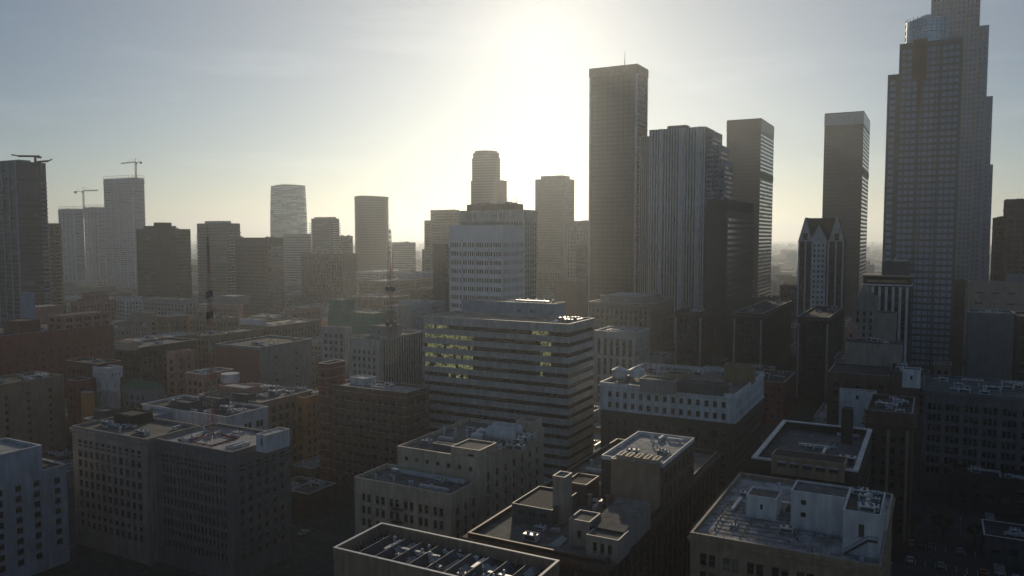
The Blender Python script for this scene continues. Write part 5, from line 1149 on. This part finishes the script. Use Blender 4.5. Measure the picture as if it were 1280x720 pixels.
for zz, s_ in ((hm*.56, .3), (hm*.3, .7)):
    mb = MB(); mb.tube((-s_-1, -.4, zz), (-s_-1, .4, zz), 1.1, 12); mb.tube((s_+1, -.4, zz), (s_+1, .4, zz), 1.1, 12); mb.build('dish_antenna', M('slate', .5), t)
mb = MB(); mb.tube((0, 0, hm), (0, 0, hm+3), .08, 6); mb.build('whip', M('steel'), t)

def crane(u, vtop, vbase, D, jl, jr, rz, label, tilt=0, wt=1.1):
    gx, gy, zt = PD(u, vtop, D); zb = PD(u, vbase, D)[2]; px = D/FPX
    t = thing('tower_crane', label, 'crane', gx, gy, zb-20, rz)
    h = zt-zb+20; mb = MB(); lattice(mb, (0, 0, 0), h, wt, wt, max(4, int(h/4)), .35); mb.build('mast', M('yellow', .5), t)
    mb = MB(); n = 12; L = jr
    for k in range(n):
        a, b_ = L*k/n, L*(k+1)/n; za, zb3 = h+tilt*a, h+tilt*b_
        for y in (-.8, .8): mb.bar((a, y, za), (b_, y, zb3), .3); mb.bar((a, y, za), ((a+b_)/2, 0, (za+zb3)/2+1.8), .22); mb.bar(((a+b_)/2, 0, (za+zb3)/2+1.8), (b_, y, zb3), .22)
        if k: mb.bar(((a+b_)/2-L/n, 0, (za+zb3)/2+1.8-tilt*L/n), ((a+b_)/2, 0, (za+zb3)/2+1.8), .3)
    mb.build('jib', M('yellow', .5), t)
    mb = MB(); mb.box(-jl, 0, -.9, .9, h-.4, h+.2); mb.box(-jl, -jl+4, -1.2, 1.2, h-3, h-.41, 1); mb.build('counter_jib', [M('yellow', .5), M('concrete')], t)
    mb = MB(); mb.bar((0, 0, h), (0, 0, h+7), .6); mb.bar((0, 0, h+7), (jr*.6, 0, h+1.8+tilt*jr*.6), .18); mb.bar((0, 0, h+7), (-jl+1, 0, h), .18); mb.build('apex', M('yellow', .5), t)
    mb = MB(); mb.box(-1.2, 1.2, -2.4, -1.0, h-3, h-.5); mb.build('cab', M('signwhite', .5), t); return t
crane(104, 239, 258, 1358, 20, 34, R(8), 'tower crane with level jib over the two slim pale towers')
t = crane(169.5, 203, 222, 1285, 18, 46, R(172), 'tower crane with jib reaching left above the pale tower under construction')
for i, (u, v, D, l, lab, rz) in enumerate(((44, 196, 612, 22, 'upper of the luffing crane arms on top of the left-edge glassy tower', R(195)), (50, 203, 600, 10, 'small lower crane arm on the right corner of the left-edge glassy tower', R(20)))):
    gx, gy, zt = PD(u, v, D); zz = PD(u, 206 if i == 0 else 216, D)[2]
    t = thing('roof_crane', lab, 'crane', gx, gy, zz-1.5, rz); h = zt-zz+1.5; mb = MB(); mb.tube((0, 0, 0), (0, 0, h), .9, 8); mb.build('mast', M('slate'), t)
    mb = MB(); mb.bar((-4, 0, h+.3), (l*.7, 0, h+.9), 1.1); mb.bar((l*.7, 0, h+.9), (l, 0, h+2.2), .7); mb.build('arm', M('slate'), t); mb = MB(); mb.box(-5, -2.5, -1, 1, h-1.2, h+.2); mb.build('counterweight', M('slate'), t)
def flag(u, v, D, label, col=True):
    gx, gy, z = PD(u, v, D); t = thing('flagpole', label, 'flag', gx, gy, z-14); mb = MB(); mb.tube((0, 0, 0), (0, 0, 15.5), .14, 6, 0, .07); mb.build('pole', M('signwhite', .4), t)
    mb = MB(); n = 8; Lf, hf = 5.2, 3.0
    for k in range(n):
        a, b_ = Lf*k/n, Lf*(k+1)/n; ya, yb = .35*math.sin(a*1.9), .35*math.sin(b_*1.9); da, db = -.16*a, -.16*b_
        for s_ in range(7):
            z0, z1 = 15-hf*(s_+1)/7, 15-hf*s_/7; m = 2 if (s_ < 4 and k < 3) else s_ % 2
            for o_ in (0, .05): mb.quad((a+.1, ya+o_, z0+da), (b_+.1, yb+o_, z0+db), (b_+.1, yb+o_, z1+db), (a+.1, ya+o_, z1+da), m)
    mb.build('flag', [M('red', .8), M('signwhite', .8), M((.03, .05, .18), .8)], t)
flag(175, 404, 535, 'small red and white striped flag flying before the grey boxy block'); flag(350, 388, 555, 'small red and white striped flag beside the sunlit cream roof')

# ================================================================ FILL OF LOWER CITY BLOCKS
def overlaps(x0, x1, y0, y1, m=3): return any(x0-m < b[1] and x1+m > b[0] and y0-m < b[3] and y1+m > b[2] for b in BOXES)
random.seed(11)
CN = {'tan': 'tan', 'cream': 'cream', 'brown': 'brown', 'stone': 'stone-coloured', 'brick': 'red brick', 'grey': 'grey', 'concrete': 'pale concrete', 'ochre': 'ochre', 'pink': 'pinkish', 'umber': 'dark brown', 'white': 'white'}
RN = {'tar': 'black-roofed', 'gravel': 'gravel-roofed', 'membrane': 'pale-roofed', 'lead': 'slate-roofed'}
used = {}; nfill = 0
STREETX, STREETY = 3, 2
def lots():
    rnd = random.Random(23); gx = -1500.; ix = 0
    while gx < 900:
        w = rnd.choice((20, 24, 28, 36)); gy = 120.; iy = 0
        while gy < 2100:
            d = rnd.choice((22, 26, 32, 40)); yield gx, gy, w, d
            gy += d + (18 if iy % 5 == 4 else 1.2); iy += 1
        gx += w + (18 if ix % 4 == 3 else 1.2); ix += 1
FB = []
for gx, gy, w, d in lots():
    c = to_world(gx+w/2, gy+d/2, 20); pu, pv, pd = proj(c) if c.y > 40 else (9999, 0, 0)
    if pd < 235 or pd > 1500 or pu < -60 or pu > 1345: continue
    if pd < 420 and pu > 820: continue
    if pd < 300 and pu < 520: continue
    h = random.choice((9, 12, 14, 18, 22)) if pd < 420 else random.choice((10, 14, 18, 24, 30, 38))
    sx0, sx1, sy0, sy1 = gx, gx+w, gy, gy+d
    if overlaps(sx0, sx1, sy0, sy1):
        # try halves so that narrow gaps are filled too
        ok = False
        for (a, b_, e, f) in ((0, .5, 0, .5), (.5, 1, 0, .5), (0, .5, .5, 1), (.5, 1, .5, 1)):
            q = (gx+w*a+.5, gx+w*b_-.5, gy+d*e+.5, gy+d*f-.5)
            if not overlaps(*q, 1.5): FB.append((*q, h*.8, pd))
        continue
    FB.append((sx0, sx1, sy0, sy1, h, pd))

# keep only the blocks that can be seen between the others, from the photo's place or a few steps beside it
import numpy as np
BX = np.array([[b[0], b[1], b[2], b[3], b[4]] for b in BOXES] + [[q[0], q[1], q[2], q[3], q[4]] for q in FB]); NB = len(BOXES)
def seen(i):
    x0, x1, y0, y1, h = BX[i]; n = 0
    for cam_x in (0, -12, 12):
        o = to_grid(Vector((cam_x, 0))); O = np.array([o.x, o.y, H])
        for fx in (.03, .25, .5, .75, .97):
            for (fy, fz) in ((0, .55), (0, .85), (0, 1), (.35, 1), (.7, 1), (1, 1)):
                p = np.array([x0+(x1-x0)*fx, y0+(y1-y0)*fy-(.05 if fy == 0 else 0), h*fz+.05]); u, v, _ = proj(to_world(p[0], p[1], p[2]))
                if not (-30 < u < 1310 and v < 740): continue
                d = p-O; 
                with np.errstate(divide='ignore', invalid='ignore'):
                    tx0, tx1 = (BX[:, 0]-O[0])/d[0], (BX[:, 1]-O[0])/d[0]; ty0, ty1 = (BX[:, 2]-O[1])/d[1], (BX[:, 3]-O[1])/d[1]; tz0, tz1 = (0-O[2])/d[2], (BX[:, 4]-O[2])/d[2]
                lo = np.maximum(np.maximum(np.minimum(tx0, tx1), np.minimum(ty0, ty1)), np.minimum(tz0, tz1)); hi = np.minimum(np.minimum(np.maximum(tx0, tx1), np.maximum(ty0, ty1)), np.maximum(tz0, tz1))
                hit = (lo < hi-1e-6) & (hi > 0) & (lo < .9985); hit[i] = False
                if not hit.any(): n += 1
    return n
FB = [(q, seen(NB+k)) for k, q in enumerate(FB)]
FB = [(q, n, n*((q[1]-q[0])/q[5])**2) for q, n in FB if n > 0]
FB.sort(key=lambda t: -t[2]); print('visible fill', len(FB))
rest_ = [t[0] for t in FB[295:]]; FB = sorted([t[0] for t in FB[:295]], key=lambda q: q[5])
fill_specs = []
for (x0, x1, y0, y1, h, pd) in FB:
    w_, r_ = random.choice(list(CN)+['tan', 'cream', 'cream', 'stone', 'concrete', 'ochre']), random.choice(list(RN)+['membrane', 'gravel'])
    if pd > 700 and w_ == 'white': w_ = 'concrete'
    cx_, cy_ = (x0+x1)/2, (y0+y1)/2; U, V, _ = proj(to_world(cx_, cy_, h))
    best = min(LAND, key=lambda L: math.hypot(L[1]-cx_, (L[2]-cy_)))
    LU = proj(to_world(best[1], best[2], best[3]))
    rel = 'behind' if (best[2] < cy_-12 and abs(best[1]-cx_) < 40) else 'in front of' if (best[2] > cy_+12 and abs(best[1]-cx_) < 40) else ('right of' if U > LU[0] else 'left of')
    fill_specs.append([x0, x1, y0, y1, h, pd, w_, r_, '%s %s building %s %s' % (CN[w_], RN[r_], rel, best[0])])
bylab = {}
for s_ in fill_specs: bylab.setdefault(s_[8], []).append(s_)
ORD = ['nearest'] + [s_ + ' nearest' for s_ in ('second', 'third', 'fourth', 'fifth', 'sixth', 'seventh', 'eighth', 'ninth', 'tenth', 'eleventh', 'twelfth', 'thirteenth', 'fourteenth', 'fifteenth')]
for lab, ss in bylab.items():
    if len(ss) == 1: ss[0][8] = 'low ' + lab; continue
    for k, s_ in enumerate(ss): s_[8] = (ORD[k] if len(ss) > 2 else ('nearer', 'farther')[k]) + ' ' + lab
for (x0, x1, y0, y1, h, pd, w_, r_, lab) in fill_specs:
    b = Bld('low_building', lab, 'building', Box(x0, x1, y0, y1, h, proj(to_world(x0, y0, h))[0] > 1170), group='low buildings filling the city blocks', reg=True)
    f = F(bay=random.choice((3.2, 4, 5)), fh=3.8, ww=random.choice((.4, .5, .62)), wh=.55, mt=1.6, zb=3) if random.random() < .85 else None
    f2 = F(bay=4, fh=3.8, ww=.45, wh=.5, mt=1.6, zb=3) if random.random() < .7 else None
    z = b.vol(w_, f, f2, roof=r_, cop=random.choice((w_, 'signwhite', 'signwhite', 'grey')), par=random.choice((.5, 1, 1.3)))  # white coping choices paint in thin sunlit roof edges
    size = x1-x0
    if pd < 900:
        b.clutter(z, random.randint(4, 10) if size > 22 else 4, k=1.2, m=2.5)
        if size > 25 and random.random() < .6: px, py = x0+random.uniform(4, 20), y0+random.uniform(4, 20); b.pent(px, px+random.uniform(6, 12), py, py+random.uniform(6, 14), z, z+random.uniform(2.5, 5), random.choice(('stone', 'grey', 'concrete', w_)), r_)
    b.done(100)
if rest_:
    mb = MB()
    for q in rest_: mb.box(q[0], q[1], q[2], q[3], .3, q[4], random.randrange(3), 3)
    o = mb.build('distant_blocks', [M('tan'), M('grey'), M('brown'), M('gravel', .9, 'roof')]); o.rotation_euler = (0, 0, -G); tag(o, 'dense small low blocks scattered between the distant towers', 'city', kind='stuff')

# unseen blocks added beside and behind the viewpoint to shade streets and lower walls
random.seed(31); k_ = 0
for gx in range(-400, 300, 74):
    for gy in range(-360, 160, 66):
        x0, x1, y0, y1 = gx, gx+52, gy, gy+46; c = to_world(gx+26, gy+23)
        if overlaps(x0, x1, y0, y1, 4) or math.hypot(c.x, c.y) < 55: continue
        h = random.choice((36, 42, 46, 50, 58)); vis = False
        for q in [(x0+(x1-x0)*i/5, y0+(y1-y0)*j/5) for i in range(6) for j in range(6)]:
            w3 = to_world(*q, h)
            if w3.y > 1:
                for zz in (h, h*.6, h*.3, 0):
                    u, v, d3 = proj(to_world(*q, zz))
                    if d3 > 1 and -40 < u < 1320 and v < 760: vis = True
        if vis: continue
        k_ += 1
        b = Bld('office_building', '%s added block outside the picture, standing %s the viewpoint' % (random.choice(('tan', 'grey', 'brown')), 'behind' if c.y < 0 else 'beside'), OB, Box(x0, x1, y0, y1, h), group='added shade blocks around the viewpoint')
        b.vol(random.choice(('tan', 'grey', 'brown', 'umber')), None, None, roof='tar')
print('around', k_)
# far city: thousands of small buildings read as one hazy mass
random.seed(5)
far = MB(); fm = [M('tan'), M('grey'), M('concrete'), M('brown'), M('gravel', .9, 'roof')]
for i in range(5200):
    D = 1450 + 7500*random.random()**1.6; a = R(random.uniform(-36, 36)); x, y = D*math.tan(a), D
    w, d = random.uniform(10, 32), random.uniform(12, 34); h = random.choice((5, 6, 8, 8, 10, 14, 18)) if random.random() < .965 else random.uniform(22, 60)
    g = to_grid(Vector((x, y))); far.box(g.x-w, g.x+w, g.y-d, g.y+d, .3, h, random.randrange(4), 4)
o = far.build('far_city', fm); o.rotation_euler = (0, 0, -G); tag(o, 'hazy mass of low far-off buildings spreading to the horizon', 'city', kind='stuff')

# ================================================================ GROUND, STREETS, PARKING, CARS, TREES
def struct(name, mb, m):
    o = mb.build(name, m); o.rotation_euler = (0, 0, -G); o['kind'] = 'structure'; return o
mb = MB(); mb.quad((-16000, -16000, 0), (16000, -16000, 0), (16000, 16000, 0), (-16000, 16000, 0)); struct('ground', mb, M((.09, .09, .085), .95, 'roof'))
asphalt = M((.045, .045, .048), .8, 'roof')
mb = MB()
gxs = [-1500+i*144-(-82)-0 for i in range(0, 17)]; gys = [120+(i+1)*160-20 for i in range(13)]
for gx in gxs: mb.box(gx, gx+20, 40, 2300, .004, .02)
for gy in gys: mb.quad((-1600, gy, .03), (1000, gy, .03), (1000, gy+20, .03), (-1600, gy+20, .03))
struct('road', mb, asphalt)
mb = MB()
for gx in gxs:
    for k in range(0, 130): mb.quad((gx+9.9, 60+k*9, .045), (gx+10.1, 60+k*9, .045), (gx+10.1, 63+k*9, .045), (gx+9.9, 63+k*9, .045))
for gy in gys:
    for k in range(0, 160): mb.quad((-500+k*9, gy+9.9, .045), (-497+k*9, gy+9.9, .045), (-497+k*9, gy+10.1, .045), (-500+k*9, gy+10.1, .045))
struct('road_markings', mb, M((.7, .66, .5), .7))
mb = MB()
for gx in gxs:
    for (a, b_) in ((gx-3, gx), (gx+20, gx+23)):
        for i in range(len(gys)-1): mb.box(a, b_, gys[i]+23, gys[i+1]-3, 0, .14)
struct('pavement', mb, M('concrete', .9, 'roof'))
# parking lot at the lower right
pl = P(1215, 640, 0)
mb = MB(); pg0 = P(1130, 712, 0); LX, LY = pg0.x, pg0.y
mb.quad((LX-5, LY-14, .05), (LX+75, LY-14, .05), (LX+75, LY+30, .05), (LX-5, LY+30, .05)); struct('parking_lot', mb, M((.06, .06, .062), .85, 'roof'))
mb = MB()
for r_ in (-9, 8, 24):
    for k in range(24): mb.quad((LX+k*2.9, LY+r_-2.4, .06), (LX+k*2.9+.12, LY+r_-2.4, .06), (LX+k*2.9+.12, LY+r_+2.6, .06), (LX+k*2.9, LY+r_+2.6, .06))
struct('parking_markings', mb, M('signwhite', .7))
def car_meshes(col):
    prof = [(-2.2, .35), (-2.25, .75), (-2.1, .95), (-1.5, 1.0), (-.95, 1.42), (.55, 1.45), (1.2, 1.0), (2.05, .88), (2.25, .7), (2.2, .35)]
    mb = MB(); hw = .88
    for s_ in (-1, 1): mb.poly([(p[0], s_*hw, p[1]) for p in (prof if s_ < 0 else prof[::-1])])
    for i in range(len(prof)):
        a, b_ = prof[i], prof[(i+1) % len(prof)]; mb.quad((a[0], -hw, a[1]), (a[0], hw, a[1]), (b_[0], hw, b_[1]), (b_[0], -hw, b_[1]))
    gl = MB()
    gl.quad((-1.43, -.8, 1.06), (-1.43, .8, 1.06), (-1.0, .75, 1.40), (-1.0, -.75, 1.40)); gl.quad((.6, -.75, 1.43), (.6, .75, 1.43), (1.15, .8, 1.07), (1.15, -.8, 1.07))
    for s_ in (-1, 1): gl.quad((-1.2, s_*.89, 1.03), (1.0, s_*.89, 1.03), (.5, s_*.89, 1.36), (-.85, s_*.89, 1.36))
    wh = MB()
    for s_ in (-1, 1): wh.tube((0, s_*.02-.1, .33), (0, s_*.02+.1, .33), .33, 12)
    return mb, gl, wh
CARS = {}
def car(gx, gy, rz, col, label, group=None):
    if col not in CARS:
        bm_, gl, wh = car_meshes(col); t = thing('parked_car', label, 'car', gx, gy, .06, rz, group)
        m_ = M(PAL.get(col, col) if isinstance(col, str) else col, .3); o1 = bm_.build('body', m_, t); o2 = gl.build('windows', GD, t); ws = []
        for (a, c_) in ((-1.35, -.82), (1.35, -.82), (-1.35, .82), (1.35, .82)): o = wh.build('wheel', M('black', .7), t) if not ws else ws[0].copy(); (COL.objects.link(o) if ws else None); o.location = (a, c_, 0); o.parent = t; ws.append(o)
        hl = []
        for s_ in (-.6, .6): mb = MB(); mb.box(2.2, 2.27, s_-.18, s_+.18, .62, .76); hl.append(mb.build('headlight', M('silver', .2), t))
        CARS[col] = [o1, o2]+ws+hl; return t
    t = thing('parked_car', label, 'car', gx, gy, .06, rz, group)
    for o in CARS[col]: c_ = o.copy(); COL.objects.link(c_); c_.parent = t
    return t
random.seed(3)
cols = ['white', 'silver', 'slate', 'red', 'grey', 'bluegrey']; nm = {'white': 'white', 'silver': 'silver', 'slate': 'charcoal', 'red': 'red', 'grey': 'mid grey', 'bluegrey': 'blue-grey'}
places = ('front row', 'middle row', 'back row')
ordn = ('leftmost', 'second', 'third', 'fourth', 'fifth', 'sixth', 'seventh', 'eighth', 'ninth', 'tenth')
for ri, r_ in enumerate((-9, 8, 24)):
    k = random.randint(0, 1); i = 0
    while k < 22 and i < 8:
        c_ = random.choice(cols)
        car(LX+k*2.9+1.5, LY+r_, R(90), c_, '%s car, %s from the left in the %s of the lower right lot' % (nm[c_], ordn[i], places[ri]) if i else '%s car, leftmost in the %s of the lot at the lower right' % (nm[c_], places[ri]), 'cars in the lower right parking lot')
        k += random.choice((1, 1, 2, 3, 4)); i += 1
for i, (u, v, rz, c_) in enumerate(((372, 640, 90, 'white'), (380, 668, 90, 'silver'), (398, 612, 90, 'slate'), (410, 590, 90, 'red'))):
    g = P(u, v, 0)
    car(g.x, g.y, R(rz), c_, '%s car in the dark street left of the cream building, %s' % (nm[c_], ('third from the top', 'nearest the bottom', 'second from the top', 'farthest up the street')[i]), 'cars in the dark left-hand street')
# street lamps round the parking lot
lamp = None
spots = [(-3, -16), (16, -16), (35, -16), (54, -16), (-3, 32), (16, 32), (35, 32), (54, 32)]
for i, (a, c_) in enumerate(spots):
    lab = '%s street lamp along the %s side of the lower right parking lot' % (('leftmost', 'second', 'third', 'rightmost')[i % 4], 'near' if i < 4 else 'far')
    t = thing('street_lamp', lab, 'street lamp', LX+a, LY+c_, .03, 0 if i > 3 else math.pi, 'street lamps round the parking lot')
    if lamp is None:
        m1 = MB(); m1.tube((0, 0, 0), (0, 0, 8), .12, 8, 0, .08); m1.bar((0, 0, 7.9), (0, 2, 8.3), .07); m2 = MB(); m2.box(-.18, .18, 1.7, 2.5, 8.2, 8.38)
        lamp = [m1.build('pole', M('steel', .5), t), m2.build('lamp_head', M('signwhite', .4), t)]
    else:
        for o in lamp: q_ = o.copy(); COL.objects.link(q_); q_.parent = t
# street trees
LEAF = None
def leafmat(c, nm_):
    m, n, l, b = newmat(nm_); t = n.new('ShaderNodeNewGeometry'); cr = n.new('ShaderNodeValToRGB'); l.new(t.outputs['Random Per Island'], cr.inputs['Fac'])
    cr.color_ramp.elements[0].color = (c[0]*.5, c[1]*.5, c[2]*.5, 1); cr.color_ramp.elements[1].color = (c[0]*1.5, c[1]*1.5, c[2]*1.5, 1); l.new(cr.outputs['Color'], b.inputs['Base Color']); b.inputs['Roughness'].default_value = .7; return m
LM = [leafmat((.06, .08, .03), 'olive_leaves'), leafmat((.04, .07, .03), 'dark_leaves')]
def tree_meshes(seed):
    rnd = random.Random(seed); tr = MB(); tr.tube((0, 0, 0), (.2, .1, 4), .35, 8, 0, .22); cr = MB(); cl_ = []
    for k in range(7):
        a = rnd.random()*6.28; r_ = rnd.uniform(1.2, 3.2); z = rnd.uniform(4.5, 8.5); c = (r_*math.cos(a), r_*math.sin(a), z); tr.tube((.2, .1, 3.6), c, .14, 6, 0, .05); cl_.append(c)
    for c in cl_+[(0, 0, 8)]:
        for j in range(120):
            u = rnd.gauss(0, .8), rnd.gauss(0, .8), rnd.gauss(0, .6); p = Vector(c)+Vector(u); s_ = rnd.uniform(.15, .35); v1 = Vector((rnd.gauss(0, 1), rnd.gauss(0, 1), rnd.gauss(0, .6))).normalized()*s_; v2 = v1.cross(Vector((rnd.gauss(0, 1), rnd.gauss(0, 1), rnd.gauss(0, 1)))).normalized()*s_
            cr.quad(tuple(p-v1), tuple(p+v2), tuple(p+v1), tuple(p-v2))
    return tr, cr
TR = []
def tree(gx, gy, z, k, sc, label, group):
    while len(TR) <= k: TR.append(None)
    t = thing('street_tree', label, 'tree', gx, gy, z, random.random()*6, group); t.scale = (sc, sc, sc)
    if TR[k] is None:
        a, b_ = tree_meshes(k); TR[k] = (a.build('trunk', M('umber'), t), b_.build('crown', LM[k % 2], t))
    else:
        for o in TR[k]: c_ = o.copy(); COL.objects.link(c_); c_.parent = t
    return t
for i, (u, v, z, k, s_, lab) in enumerate(((150, 524, 33, 0, .8, 'leftmost olive tree of the clump in front of the white turret'), (163, 522, 33, 1, .9, 'second olive tree of the clump in front of the white turret'), (176, 520, 33, 2, .85, 'third olive tree of the clump in front of the white turret'), (190, 522, 33, 0, .7, 'rightmost olive tree of the clump in front of the white turret'))):
    g = P(u, v, z-.9); tree(g.x, g.y, z-.95, k, s_*.6, lab, 'olive trees on the roof terrace')
for i in range(9):
    tree(LX-8+9.5*i, LY+36, 0, i % 3, .75+.1*(i % 3), '%s street tree in the row behind the lower right parking lot' % ('leftmost', 'second', 'third', 'fourth', 'fifth', 'sixth', 'seventh', 'eighth', 'rightmost')[i], 'street trees behind the parking lot')
for i, (u, D, lab) in enumerate(((1085, 900, 'left tree of the hazy pair right of the right twin slab'), (1096, 930, 'right tree of the hazy pair right of the right twin slab'), (824, 520, 'dark tree at the foot of the white-ribbed tower, left one'), (835, 505, 'dark tree at the foot of the white-ribbed tower, right one'))):
    gx, gy, _ = PD(u, 330, D); tree(gx, gy, 0, i % 3, 2.6, lab, 'trees among the far towers')

# ================================================================ HAZE
bpy.context.view_layer.update()
mb = MB(); mb.box(-18000, 18000, -18000, 18000, -1.0, 352)
hz = mb.build('haze', []) if False else None
me = bpy.data.meshes.new('haze'); me.from_pydata(mb.v, [], mb.f); hz = bpy.data.objects.new('haze', me); COL.objects.link(hz)
m = bpy.data.materials.new('haze'); m.use_nodes = True; n = m.node_tree.nodes; n.remove(n['Principled BSDF'])
pv = n.new('ShaderNodeVolumePrincipled'); pv.inputs['Color'].default_value = (.88, .94, 1, 1); pv.inputs['Density'].default_value = HAZE_DENSITY; pv.inputs['Anisotropy'].default_value = HAZE_ANISO
m.node_tree.links.new(pv.outputs['Volume'], n['Material Output'].inputs['Volume']); me.materials.append(m); tag(hz, kind='stuff')
m.cycles.homogeneous_volume = True
